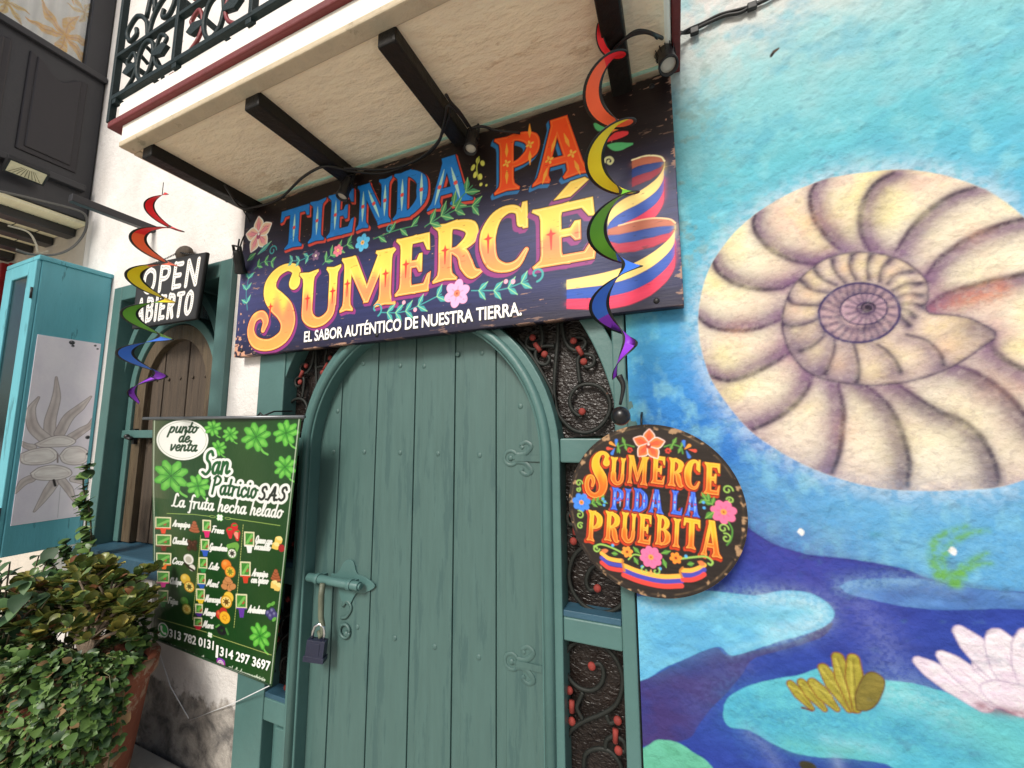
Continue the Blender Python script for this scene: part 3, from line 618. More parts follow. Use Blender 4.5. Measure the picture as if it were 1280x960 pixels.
for i in range(5):
    x = NX-0.16-i*0.36; b = MB(); b.box(x-0.12, x, BYF+0.02, -0.005, z0-0.075, z0-0.0125); b.build('bay_joist', CHAR, nb, bevel=0.006)
b = MB(); 
for k in range(9): b.box(NX-2.2, NX-0.16, -0.11-k*0.12, -0.105-k*0.12, z0-0.0145, z0-0.0118)
b.build('board_joint', CHARD, nb)
b = MB(); b.box(-6.7, -5.37, -0.06, 0.05, 2.98, 3.14); b.box(-6.7, -6.58, -0.06, 0.05, 0.9, 2.98); b.box(-5.50, -5.37, -0.06, 0.05, 0.9, 2.98); b.box(-6.7, -5.37, -0.09, 0.05, 0.8, 0.9); b.box(-6.08, -6.0, -0.05, 0.04, 0.9, 2.98); b.box(-5.345, -5.31, -0.03, 0.0, 0.8, 3.14)
rw = b.build('red_window_frame', mat('red_paint', C3(160,28,34), 0.5, 0.15, 10), nb, bevel=0.006)
b = MB(); b.box(-6.58, -5.50, 0.012, 0.02, 0.9, 2.98); b.build('window_glass', mat('dark_window_glass', C3(30,34,36), 0.08, 0.1, 5), rw)
MB().box(-3.20, -3.155, -0.40, 0.002, 2.985, 3.03).build('bracket_arm', CHAR, nb, bevel=0.003)
# ------------------------------------------------------------------ lettering
def stem(cx, h, z0=0.0, z1=1.0, ft=1, fb=1, cx2=None, sv=0.09):
    cx2 = cx if cx2 is None else cx2; L = []
    if fb: L += [(z0-0.01, 1.75), (z0+0.035, 1.85), (z0+0.06, 1.6), (z0+sv+0.03, 1.12), (z0+sv+0.12, 1.0)]
    else: L += [(z0, 1.0)]
    if ft: L += [(z1-sv-0.12, 1.0), (z1-sv-0.03, 1.12), (z1-0.06, 1.6), (z1-0.035, 1.85), (z1+0.01, 1.75)]
    else: L += [(z1, 1.0)]
    c = lambda z: cx+(cx2-cx)*(z-z0)/(z1-z0)
    rt = [(c(z)+h*k, z) for z, k in L]; lf = [(c(z)-h*k, z) for z, k in L]
    mid_t = [(c(z1), z1-0.018)] if ft else []; mid_b = [(c(z0), z0+0.018)] if fb else []
    return ('P', rt+mid_t+lf[::-1]+mid_b)
_foot = PL([(.1,0),(.95,0),(1,.33),(.9,.30),(.8,.15),(.2,.15)])
_E = [stem(.3,.165), PL([(.1,1),(.95,1),(.97,.69),(.88,.71),(.78,.86),(.2,.86)]), _foot, PL([(.3,.57),(.60,.57),(.67,.67),(.76,.67),(.76,.35),(.67,.35),(.60,.44),(.3,.44)])]
GLY = {
 'T': [stem(.5,.17,ft=0), PL([(0,1),(1,1),(1.02,.72),(.93,.73),(.86,.85),(.14,.85),(.07,.73),(-.02,.72)])],
 'I': [stem(.5,.30)], 'E': _E,
 'N': [stem(.17,.105), stem(.83,.105), PL([(.05,1),(.34,1),(.93,0),(.66,0)])],
 'D': [stem(.25,.15), S([(.15,.93),(.5,.92),(.82,.72),(.86,.5),(.82,.28),(.5,.08),(.15,.07)], [.06,.08,.13,.15,.13,.08,.06])],
 'A': [stem(.17,.085,ft=0,cx2=.47), stem(.80,.135,ft=0,cx2=.5), PL([(.25,.24),(.7,.24),(.68,.37),(.28,.37)]), PL([(.34,1),(.64,1),(.66,.86),(.36,.86)])],
 'P': [stem(.28,.16), S([(.2,.92),(.55,.92),(.84,.80),(.84,.60),(.55,.46),(.28,.46)], [.06,.08,.13,.13,.07,.05])],
 'R': [stem(.25,.14), S([(.2,.92),(.5,.92),(.76,.82),(.76,.64),(.5,.50),(.28,.50)], [.06,.08,.12,.12,.06,.05]), S([(.42,.48),(.60,.40),(.68,.22),(.80,.06),(.98,.07)], [.05,.11,.13,.10,.03])],
 'B': [stem(.25,.14), S([(.2,.93),(.55,.93),(.76,.82),(.76,.68),(.55,.54),(.25,.54)], [.05,.07,.11,.11,.05,.04]), S([(.25,.52),(.6,.52),(.85,.38),(.85,.2),(.6,.07),(.2,.07)], [.04,.06,.13,.13,.07,.05])],
 'U': [stem(.20,.14,z0=.3,fb=0), stem(.84,.10,z0=.3,fb=0), S([(.2,.4),(.22,.2),(.36,.08),(.52,.05),(.68,.09),(.81,.2),(.84,.4)], [.13,.14,.11,.09,.09,.09,.085])],
 'M': [stem(.13,.075), stem(.87,.11), PL([(.04,1),(.28,1),(.57,.30),(.48,.10)]), PL([(.74,1),(.94,1),(.56,.10),(.46,.10),(.48,.32)])],
 'C': [S([(.84,.70),(.78,.88),(.58,.94),(.33,.86),(.17,.65),(.15,.42),(.25,.18),(.5,.07),(.75,.10),(.93,.28)], [.08,.06,.07,.11,.15,.15,.12,.08,.07,.04]), PL([(.86,1.0),(.96,1.0),(.97,.60),(.87,.60),(.78,.74)])],
 'L': [stem(.3,.165), _foot],
 'S': [S([(.90,.76),(.92,.90),(.76,.97),(.55,.93),(.42,.80),(.44,.66),(.58,.54),(.74,.42),(.82,.26),(.74,.10),(.48,.02),(.20,.07),(.07,.22),(.12,.38),(.28,.42),(.37,.33),(.33,.22)], [.10,.07,.05,.07,.11,.13,.15,.15,.13,.10,.08,.08,.07,.065,.06,.06,.04], 6)],
}
GLY['É'] = _E+[PL([(.35,1.09),(.62,1.09),(.90,1.30),(.84,1.36),(.62,1.34)])]
def letter(ch, x0, x1, z0, z1, sh=0.0, rise=0.0):
    sx, sz = x1-x0, z1-z0
    return remap(GLY[ch], lambda x, z: (x0+x*sx+sh*z*sz, z0+z*sz+rise*(x-0.5)*sx), 0.5*(sx+sz))
# cursive pen strokes: (advance, polylines), x height 0.5
PEN = {
 'a': (.55, [[(.42,.42),(.3,.5),(.12,.42),(.06,.2),(.15,.02),(.3,.08),(.43,.5)], [(.43,.5),(.39,.15),(.45,.02),(.57,.1)]]),
 'c': (.46, [[(.40,.4),(.3,.5),(.12,.4),(.07,.2),(.17,.02),(.32,.03),(.48,.15)]]),
 'd': (.55, [[(.40,.42),(.3,.5),(.12,.42),(.06,.2),(.15,.02),(.3,.08),(.43,.5)], [(.50,1),(.39,.15),(.45,.02),(.57,.1)]]),
 'e': (.46, [[(.08,.22),(.3,.27),(.38,.4),(.26,.5),(.12,.38),(.08,.18),(.18,.02),(.34,.03),(.48,.16)]]),
 'f': (.40, [[(.46,.92),(.36,1),(.26,.85),(.2,.3),(.15,-.28),(.03,-.34)], [(.08,.5),(.4,.5)]]),
 'g': (.52, [[(.42,.42),(.3,.5),(.12,.42),(.06,.2),(.15,.02),(.3,.08),(.43,.5)], [(.43,.5),(.38,-.15),(.25,-.36),(.08,-.28)]]),
 'h': (.54, [[(.18,1),(.08,0)], [(.11,.25),(.26,.48),(.39,.42),(.36,.12),(.42,.02),(.54,.1)]]),
 'i': (.28, [[(.12,.5),(.09,.1),(.16,.02),(.28,.1)], [(.15,.72),(.16,.73)]]), 'í': (.28, [[(.12,.5),(.09,.1),(.16,.02),(.28,.1)], [(.14,.66),(.24,.82)]]),
 'j': (.28, [[(.16,.5),(.1,-.2),(-.02,-.34)], [(.18,.72),(.19,.73)]]),
 'l': (.30, [[(.04,.1),(.25,.6),(.3,.95),(.2,1),(.12,.7),(.09,.15),(.17,.02),(.3,.1)]]),
 'm': (.80, [[(.1,.5),(.06,0)], [(.09,.3),(.22,.48),(.32,.4),(.29,0)], [(.32,.3),(.46,.48),(.56,.42),(.54,.1),(.60,.02),(.78,.1)]]),
 'n': (.54, [[(.1,.5),(.06,0)], [(.09,.3),(.25,.48),(.37,.42),(.35,.12),(.41,.02),(.54,.1)]]),
 'o': (.48, [[(.28,.5),(.12,.42),(.06,.2),(.16,.02),(.3,.06),(.4,.28),(.33,.47),(.26,.5)], [(.34,.44),(.50,.42)]]),
 'p': (.52, [[(.12,.5),(.0,-.36)], [(.1,.32),(.25,.49),(.4,.4),(.36,.12),(.2,.02),(.08,.1)]]),
 'q': (.52, [[(.42,.42),(.3,.5),(.12,.42),(.06,.2),(.15,.02),(.3,.08),(.43,.5)], [(.43,.5),(.36,-.36)]]),
 'r': (.40, [[(.1,.5),(.06,0)], [(.09,.28),(.2,.46),(.36,.48)]]),
 's': (.40, [[(.34,.43),(.22,.5),(.1,.4),(.2,.27),(.3,.14),(.18,.02),(.04,.08)]]),
 't': (.36, [[(.22,.85),(.12,.15),(.19,.02),(.34,.1)], [(.04,.52),(.36,.52)]]),
 'u': (.54, [[(.1,.5),(.08,.12),(.18,.02),(.32,.12),(.42,.5)], [(.42,.5),(.39,.12),(.45,.02),(.55,.1)]]),
 'b': (.46, [[(.2,1),(.06,.1),(.16,.02),(.32,.12),(.36,.36),(.24,.46),(.1,.3)]]), 'y': (.52, [[(.1,.5),(.08,.15),(.18,.04),(.32,.14),(.42,.5)], [(.42,.5),(.34,-.2),(.2,-.36),(.06,-.28)]]),
 'v': (.44, [[(.06,.5),(.14,.02),(.34,.34),(.38,.5)]]), ' ': (.34, []), '.': (.2, [[(.06,.02),(.07,.03)]]), '@': (.7, [[(.45,.4),(.3,.5),(.18,.3),(.28,.15),(.42,.3),(.47,.5),(.48,.2),(.6,.25),(.6,.55),(.4,.72),(.12,.55),(.08,.2),(.3,-.02),(.5,0)]]),
 'á': (.55, [[(.42,.42),(.3,.5),(.12,.42),(.06,.2),(.15,.02),(.3,.08),(.43,.5)], [(.43,.5),(.39,.15),(.45,.02),(.57,.1)], [(.3,.64),(.42,.82)]]),
 'A': (.72, [[(.02,0),(.3,.6),(.46,1),(.5,.4),(.56,0),(.66,.05)], [(.14,.36),(.62,.36)]]), 'Á': (.72, [[(.02,0),(.3,.6),(.46,1),(.5,.4),(.56,0)], [(.14,.36),(.62,.36)]]),
 'C': (.66, [[(.60,.78),(.52,.98),(.3,.95),(.1,.6),(.08,.2),(.25,.0),(.45,.04),(.6,.2)]]),
 'F': (.62, [[(.25,.95),(.18,.4),(.10,0)], [(.06,.9),(.3,1),(.62,.97)], [(.14,.5),(.48,.52)]]),
 'G': (.7, [[(.60,.78),(.52,.98),(.3,.95),(.1,.6),(.08,.2),(.25,.0),(.45,.06),(.56,.4)], [(.38,.4),(.62,.42)], [(.57,.4),(.5,-.2),(.3,-.3)]]),
 'L': (.62, [[(.50,.85),(.42,1),(.30,.9),(.24,.5),(.16,.1),(.02,.02)], [(.16,.1),(.3,.02),(.48,.02),(.62,.14)]]),
 'M': (.92, [[(.02,0),(.16,.5),(.24,.98)], [(.24,.98),(.36,.2)], [(.36,.2),(.66,1)], [(.66,1),(.68,.4),(.74,0),(.88,.08)]]),
 'N': (.8, [[(.04,0),(.16,.5),(.22,.98)], [(.22,.98),(.5,.02)], [(.5,.02),(.62,.6),(.74,1)]]),
 'Q': (.74, [[(.36,1),(.12,.75),(.08,.3),(.28,0),(.54,.2),(.6,.7),(.44,.98),(.34,1)], [(.4,.2),(.7,-.08)]]),
 'P': (.62, [[(.2,.95),(.12,.3),(.08,0)], [(.1,.85),(.3,1),(.58,.85),(.5,.6),(.2,.48)]]),
 'S': (.58, [[(.54,.82),(.42,1),(.22,.9),(.22,.66),(.4,.48),(.46,.2),(.26,0),(.04,.1)]]),
 'T': (.62, [[(.36,.95),(.26,.4),(.22,0)], [(.04,.86),(.2,.98),(.64,.97)]]),
}
def pen(s, x0, x1, z0, h, r, shear=0.22, fn=None):
    tot = sum(PEN[c][0] for c in s); k = (x1-x0)/tot; x = 0; out = []
    fn = fn or (lambda a, b: (a, b))
    for c in s:
        for pl in PEN[c][1]:
            q = spline([(x0+(x+p[0]+shear*p[1])*k, z0+p[1]*h) for p in pl], 4)
            out.append(('S', [fn(*p) for p in q], [r]*len(q)))
        x += PEN[c][0]
    return out

# small painted motifs
def flower(cv, c, r, col, heart, n=5, rot=0.3, rim=None):
    for k in range(n):
        a = rot+2*math.pi*k/n; p = EL(c[0]+r*0.58*math.cos(a), c[1]+r*0.58*math.sin(a), r*0.46, r*0.36, a)
        if rim: cv.draw(p, rim, grow=r*0.07)
        cv.draw(p, col); cv.draw(S([c, (c[0]+r*0.5*math.cos(a), c[1]+r*0.5*math.sin(a))], r*0.05), tuple(q*0.6 for q in col), op=0.6)
    cv.draw(DOT(c[0], c[1], r*0.25), heart); cv.draw(DOT(c[0], c[1], r*0.1), tuple(q*0.4 for q in heart))
def leaf(cv, a, b, w, col, vein=None):
    mx, mz = (a[0]+b[0])/2, (a[1]+b[1])/2
    cv.draw(S([a, (mx, mz), b], [w*0.15, w, w*0.08], 6), col)
    if vein: cv.draw(S([a, b], w*0.12), vein, op=0.8)
def sprig(cv, pts, n, ln, w, col, vein, both=True, stemr=None):
    P = spline(pts, 8); cv.draw(S(pts, stemr or w*0.18), col)
    for k in range(n):
        i = int((k+0.7)/n*(len(P)-1)); p = P[i]; q = P[max(0, i-1)]; a = math.atan2(p[1]-q[1], p[0]-q[0])
        for sg in ((1, -1) if both else ((1,) if k % 2 else (-1,))):
            leaf(cv, p, (p[0]+ln*math.cos(a+sg*0.8), p[1]+ln*math.sin(a+sg*0.8)), w, col, vein)
def curl(cv, c, r, a0, turns, col, w, sg=1):
    t = np.linspace(0, 1, 26); cv.draw(('S', [(c[0]+r*(1-0.75*u)*math.cos(a0+sg*turns*6.283*u), c[1]+r*(1-0.75*u)*math.sin(a0+sg*turns*6.283*u)) for u in t], [w]*26), col)
def orchid(cv, c, r, inner, rim, core, rot=0.0):
    for k in range(5):
        a = rot+math.pi/2+2*math.pi*k/5; tip = (c[0]+r*math.cos(a), c[1]+r*math.sin(a)); m_ = (c[0]+r*0.55*math.cos(a), c[1]+r*0.55*math.sin(a))
        p = S([c, m_, tip], [r*0.08, r*0.34, r*0.04], 6); cv.draw(p, rim, grow=r*0.06); cv.draw(p, inner)
        cv.draw(S([c, m_, tip], [r*0.05, r*0.16, r*0.01], 6), core, op=0.75, soft=r*0.12)
        for d in (-.2, .2): cv.draw(S([c, (c[0]+r*0.7*math.cos(a+d), c[1]+r*0.7*math.sin(a+d))], r*0.02), tuple(q*0.55 for q in core), op=0.6)
    cv.draw(EL(c[0], c[1]-r*0.08, r*0.16, r*0.2), tuple(q*0.5 for q in core)); cv.draw(DOT(c[0], c[1]+r*0.02, r*0.08), rim)

# ------------------------------------------------------------------ the long sign over the door
KS = 1.22
def K3(r, g, b): return C3(r, g, b, KS)
def long_sign():
    x0, x1, z0, z1 = -2.158, 0.042, 2.050, 2.886
    cv = Canvas(x0, x1, z0, z1, 0.00215); X, Z = cv.X, cv.Z
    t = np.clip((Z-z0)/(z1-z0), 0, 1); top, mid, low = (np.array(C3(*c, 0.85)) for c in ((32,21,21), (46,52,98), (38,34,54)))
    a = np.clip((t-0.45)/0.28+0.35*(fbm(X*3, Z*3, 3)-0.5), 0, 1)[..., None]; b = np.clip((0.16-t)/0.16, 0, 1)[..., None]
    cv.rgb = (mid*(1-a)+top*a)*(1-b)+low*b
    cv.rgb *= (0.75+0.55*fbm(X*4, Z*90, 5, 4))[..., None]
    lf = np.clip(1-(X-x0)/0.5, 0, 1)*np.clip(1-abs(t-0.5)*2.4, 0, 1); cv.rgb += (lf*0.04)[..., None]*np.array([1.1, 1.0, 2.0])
    # wear: bare wood scratches, mostly along the edges
    e = np.minimum(np.minimum(X-x0, x1-X)*1.0, np.minimum(Z-z0, z1-Z)*1.3)
    wear = fbm(X*22, Z*120, 9, 4); sel = np.clip((wear-0.75+0.27*np.exp(-e/0.010)+0.03*np.exp(-e/0.2))*16, 0, 1)*np.clip(fbm(X*5, Z*7, 31)*4-1.9, 0, 1)
    cv.rgb = cv.rgb*(1-sel[..., None])+np.array(K3(168,132,112))*sel[..., None]*0.9
    corner = np.exp(-np.hypot((X-x0)/0.13, (Z-z0)/0.22)); s2 = np.clip((fbm(X*50, Z*60, 12, 3)+corner*0.50-0.86)*12, 0, 1)[..., None]
    cv.rgb = cv.rgb*(1-s2)+np.array(K3(186,140,116))*s2
    DK = K3(14,10,16)
    def word(glyphs, face, shadow, off, hi=None, orn=None):
        for ch, a_, b_, c_, d_ in glyphs:
            p = letter(ch, a_, b_, c_, d_)
            for k in np.linspace(1, 0.25, 4): cv.draw(p, shadow, grow=0.0045, off=(off[0]*k, off[1]*k))
            cv.draw(p, DK, grow=0.0045); cv.draw(p, face)
            if hi: cv.draw(p, hi, grow=-0.006, inner=0.0011, op=0.75)
            if orn: orn(ch, a_, b_, c_, d_, p)
    # TIENDA
    blue = lambda X, Z: np.stack([np.full(X.shape, v) for v in K3(28,122,204)], -1)*(0.85+0.3*fbm(X*40, Z*40, 2)[..., None])
    def o1(ch, a_, b_, c_, d_, p):
        sx, sz = b_-a_, d_-c_; cols = {'T':[.5],'I':[.5],'E':[.3],'N':[.17,.5,.83],'D':[.25,.84],'A':[.30,.66]}[ch]
        for u in cols:
            zc_ = 0.5 if ch != 'A' else 0.42
            sl = {'A': (0.28 if u < .5 else -0.28)}.get(ch, -0.5 if (ch == 'N' and u == .5) else 0.0)
            for s in (1, -1): cv.draw(S([(a_+(u+sl*s*0.07)*sx, c_+(zc_+s*0.06)*sz), (a_+(u+sl*s*0.2)*sx, c_+(zc_+s*0.18)*sz), (a_+(u+sl*s*0.36)*sx, c_+(zc_+s*0.34)*sz)], [0.0075, 0.0055, 0.001]), K3(176,222,208))
            cv.draw(DOT(a_+u*sx, c_+zc_*sz, 0.0095), K3(226,84,66))
    word([('T',-1.865,-1.665,2.588,2.805),('I',-1.655,-1.555,2.590,2.808),('E',-1.535,-1.365,2.592,2.812),('N',-1.345,-1.150,2.594,2.815),('D',-1.130,-0.955,2.597,2.818),('A',-0.955,-0.735,2.600,2.824)], blue, K3(206,72,58), (0.010,-0.013), None, o1)
    # PA
    red = lambda X, Z: np.stack([np.full(X.shape, v) for v in K3(238,78,28)], -1)*(0.9+0.25*fbm(X*30, Z*30, 4)[..., None])
    def o2(ch, a_, b_, c_, d_, p):
        sx, sz = b_-a_, d_-c_
        for u, v, tilt in {'P':[(.28,.5,0),(.80,.72,.0)],'A':[(.32,.36,.25),(.70,.36,-.25)]}[ch]:
            for k in range(4): cv.draw(EL(a_+u*sx+0.010*math.cos(k*1.571+.3), c_+v*sz+0.010*math.sin(k*1.571+.3), 0.008, 0.0045, k*1.571+.3, 14), K3(250,180,70))
            for s in (1, -1): cv.draw(S([(a_+(u+tilt*s*.15)*sx, c_+(v+s*.12)*sz), (a_+(u+tilt*s*.3)*sx, c_+(v+s*.22)*sz), (a_+(u+tilt*s*.5)*sx, c_+(v+s*.36)*sz)], [0.001, 0.007, 0.001]), K3(252,160,56))
    word([('P',-0.628,-0.438,2.594,2.836),('A',-0.472,-0.240,2.588,2.843)], red, K3(44,112,168), (-0.010,-0.013), K3(255,140,60), o2)
    # SUMERCÉ
    def gold(z0_, z1_):
        def f(X, Z):
            q = np.clip((Z-z0_)/(z1_-z0_), 0, 1); k = 1/(1+np.exp(-(q-0.52-0.08*np.sin(X*60))*26)); k = k[..., None]
            c = np.array(K3(252,128,84))*(1-k)+np.array(K3(252,196,82))*k
            lo = np.clip(1-q*3, 0, 1)[..., None]; c = c*(1-lo)+np.array(K3(255,150,74))*lo
            return c*(0.93+0.14*fbm(X*30, Z*30, 6)[..., None])
        return f
    for ch, a_, b_, c_, d_ in [('S',-2.065,-1.700,2.085,2.500),('U',-1.690,-1.435,2.160,2.440),('M',-1.425,-1.125,2.205,2.468),('E',-1.110,-0.925,2.238,2.500),('R',-0.915,-0.680,2.268,2.525),('C',-0.690,-0.480,2.262,2.535),('É',-0.470,-0.225,2.256,2.490)]:
        def o3(ch, a_, b_, c_, d_, p):
            sx, sz = b_-a_, d_-c_
            for u, v in {'S':[(.45,.50)],'U':[(.2,.5),(.84,.55)],'M':[(.13,.5),(.87,.55)],'E':[(.3,.52)],'R':[(.25,.52)],'C':[(.16,.55)],'É':[(.3,.52)]}[ch]:
                x, z = a_+u*sx, c_+v*sz
                cv.draw(PL([(x, z+.026), (x+.006, z+.008), (x+.021, z+.003), (x+.006, z-.004), (x+.002, z-.06), (x-.002, z-.06), (x-.006, z-.004), (x-.021, z+.003), (x-.006, z+.008)]), K3(200,52,44))
        word([(ch, a_, b_, c_, d_)], gold(c_, d_), K3(130,48,112), (0.012,-0.012) if ch in 'SUM' else (-0.014,-0.014), K3(255,226,140), o3)
    # orchid, sprigs, flowers
    G1, G2 = K3(66,140,92), K3(170,214,130); TE = K3(60,150,150)
    orchid(cv, (-2.035,2.715), 0.098, K3(248,206,170), K3(252,240,228), K3(226,110,150), 0.1)
    leaf(cv, (-2.03,2.60), (-1.93,2.655), 0.016, TE, G2); leaf(cv, (-2.05,2.61), (-2.11,2.58), 0.018, G1, G2); curl(cv, (-1.915,2.60), 0.03, 0, 1.1, TE, 0.0035)
    sprig(cv, [(-2.08,2.30),(-2.10,2.40),(-2.085,2.50)], 3, 0.05, 0.011, TE, G2); sprig(cv, [(-2.05,2.52),(-1.98,2.55),(-1.90,2.535)], 3, 0.04, 0.010, G1, G2)
    sprig(cv, [(-1.55,2.46),(-1.48,2.51),(-1.37,2.54)], 4, 0.05, 0.011, G1, G2); sprig(cv, [(-1.62,2.53),(-1.70,2.51),(-1.78,2.52)], 3, 0.04, 0.010, TE, G2)
    flower(cv, (-1.455,2.515), 0.030, K3(226,120,140), K3(250,210,120), 6); flower(cv, (-1.60,2.515), 0.026, K3(120,90,120), K3(240,220,200), 5); flower(cv, (-1.305,2.525), 0.042, K3(84,176,220), K3(240,180,90), 6)
    sprig(cv, [(-1.24,2.53),(-1.12,2.545),(-1.0,2.545)], 4, 0.055, 0.012, G1, G2, False); curl(cv, (-1.15,2.56), 0.02, 1, 1, TE, 0.003)
    sprig(cv, [(-0.96,2.53),(-0.85,2.575),(-0.73,2.66)], 4, 0.065, 0.014, G1, G2); sprig(cv, [(-0.86,2.56),(-0.78,2.575),(-0.70,2.565)], 2, 0.055, 0.013, G1, G2)
    for dx, dz in ((0,0.03),(-.022,.005),(.022,.012),(-.012,-.03),(.012,-.045)): cv.draw(EL(-0.705+dx, 2.735+dz, 0.009, 0.014, dx*20, 14), K3(206,206,96)); 
    cv.draw(S([(-0.70,2.78),(-0.71,2.73),(-0.70,2.68)], 0.003), K3(170,176,70)); cv.draw(DOT(-0.69,2.655,0.007), K3(206,206,96)); cv.draw(DOT(-0.665,2.645,0.005), K3(206,206,96))
    sprig(cv, [(-1.18,2.175),(-1.05,2.165),(-0.87,2.215)], 5, 0.055, 0.012, TE, G2); curl(cv, (-1.21,2.195), 0.035, -1.2, .8, TE, 0.004)
    flower(cv, (-0.797,2.208), 0.058, K3(232,160,196), K3(236,120,90), 6)
    sprig(cv, [(-0.73,2.21),(-0.60,2.195),(-0.49,2.215)], 4, 0.05, 0.012, TE, G2); curl(cv, (-0.455,2.235), 0.03, -1.5, .9, TE, 0.004, 1)
    for q in ((-1.06,2.205),(-1.0,2.165),(-.58,2.225),(-.55,2.22)): cv.draw(DOT(q[0], q[1], .009), K3(232,160,180))
    # petals by the A and the three coloured ribbon
    def rb(pts, r, c): cv.draw(S([(w2(560+x/3, 120+y/3, -0.055)) for x, y in pts], r, 7), c)
    def z6(pts): return PS([w2(560+x/3, 120+y/3, -0.055) for x, y in pts], 4)
    rb([(600,185),(640,190),(690,180)], [.003,.011,.016,.015,.009,.004], K3(84,176,110)); rb([(595,170),(630,150),(668,140)], [.003,.009,.014,.013,.008], K3(216,58,62)); rb([(550,105),(570,120),(590,122)], [.004,.010,.012,.009,.003], K3(84,176,110)); rb([(590,150),(610,130),(640,122)], [.003,.010,.003], K3(230,130,60))
    rb([(588,248),(592,234),(608,230),(618,242),(610,254),(600,250),(602,243)], .0042, K3(206,206,150))
    YE, BL, RE, BR_ = K3(246,204,120), K3(32,74,160), K3(214,48,84), K3(176,98,72)
    def zl(pts): return PL([w2(560+x/3, 120+y/3, -0.055) for x, y in pts])
    def swoosh(top, ws, cols, lim=None):               # parallel bands below a curve; ws = band heights along the curve
        T_ = spline(top, 8); n = len(T_); w_ = interp_r(ws, n)
        for k, cc in enumerate(cols):
            a = [(x, y+k*h) for (x, y), h in zip(T_, w_)]; b_ = [(x, y+(k+1)*h) for (x, y), h in zip(T_, w_)]
            P4 = zl(a+b_[::-1]); cv.draw(P4, cc)
            q = [w2(560+(x+u)/3, 120+(y+v)/3, -0.055) for (x, y), (u, v) in zip([((p[0]+r_[0])/2, (p[1]+r_[1])/2) for p, r_ in zip(a, b_)], [(0, 0)]*n)]
            cv.draw(('S', q, [.003]*n), tuple(min(1, v*1.25) for v in cc), soft=.012, op=.45); cv.draw(('S', [w2(560+x/3, 120+y/3, -0.055) for x, y in b_], [.0012]*n), tuple(v*.35 for v in cc), op=.8)
    dk = lambda c_, k=.55: tuple(v*k for v in c_)
    swoosh([(690,240),(720,228),(760,224),(795,228),(808,240)], [34,34,30,20,8], (BR_, dk(BL), dk(RE,.4)))
    swoosh([(812,240),(808,270),(780,312),(720,356),(650,392),(612,428),(600,462)], [30,44,46,46,46,40,26], (YE, BL, RE))
    swoosh([(600,500),(640,486),(700,470),(770,458),(830,462),(848,478)], [22,34,38,36,26,10], (dk(BR_,.9), dk(BL,.75), dk(RE,.6)))
    swoosh([(852,474),(850,505),(820,545),(760,592),(680,634),(580,664),(445,690)], [30,46,50,52,50,46,36], (YE, BL, RE))
    rb([(690,240),(745,224),(795,227),(812,244)], .0026, K3(255,232,180)); rb([(640,486),(700,470),(770,458),(830,462),(852,476)], .0024, K3(230,190,140))
    # second pass of scuffs over the paint
    sc = np.clip((fbm(X*30, Z*150, 44, 3)-0.775)*20, 0, 1)[..., None]*0.45; cv.rgb = cv.rgb*(1-sc)+np.array(K3(20,16,20))*sc
    root = thing('shop_sign', (-1.06, -0.055, 2.05), 'long dark wooden sign reading TIENDA PA SUMERCÉ above the arched door', 'sign')
    P = np.stack([X, np.full(X.shape, -0.055), Z], -1)
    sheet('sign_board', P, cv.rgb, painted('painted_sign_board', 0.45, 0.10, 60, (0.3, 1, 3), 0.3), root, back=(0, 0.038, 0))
    b = MB(); text_on(b, 'EL SABOR AUTÉNTICO DE NUESTRA TIERRA.', lambda x, z: (x, -0.0566, z+(x+1.64)*(-0.0008)), -1.645, -0.515, 2.085, 2.138, bold=0.022)
    sh_ = MB(); text_on(sh_, 'EL SABOR AUTÉNTICO DE NUESTRA TIERRA.', lambda x, z: (x+0.005, -0.0559, z-0.005), -1.645, -0.515, 2.085, 2.138, bold=0.034)
    b.cur = 1; b.f += [tuple(i+len(b.v) for i in q) for q in sh_.f]; b.mi += [1]*len(sh_.f); b.sm += [False]*len(sh_.f); b.v += sh_.v
    b.build('white_lettering', [mat('white_letter_paint', K3(236,232,226), 0.5, 0.05, 20), mat('letter_shadow_paint', K3(22,18,24), 0.5, 0.05, 20)], root)
    for x, z in ((-2.10,2.86),(-1.2,2.075),(-0.02,2.85),(-0.04,2.075),(-2.10,2.08)): q = MB(); q.sphere((x, -0.056, z), 0.010, 10, 6, (1,0.5,1)); q.build('bolt_head', BLACK, root)
long_sign()

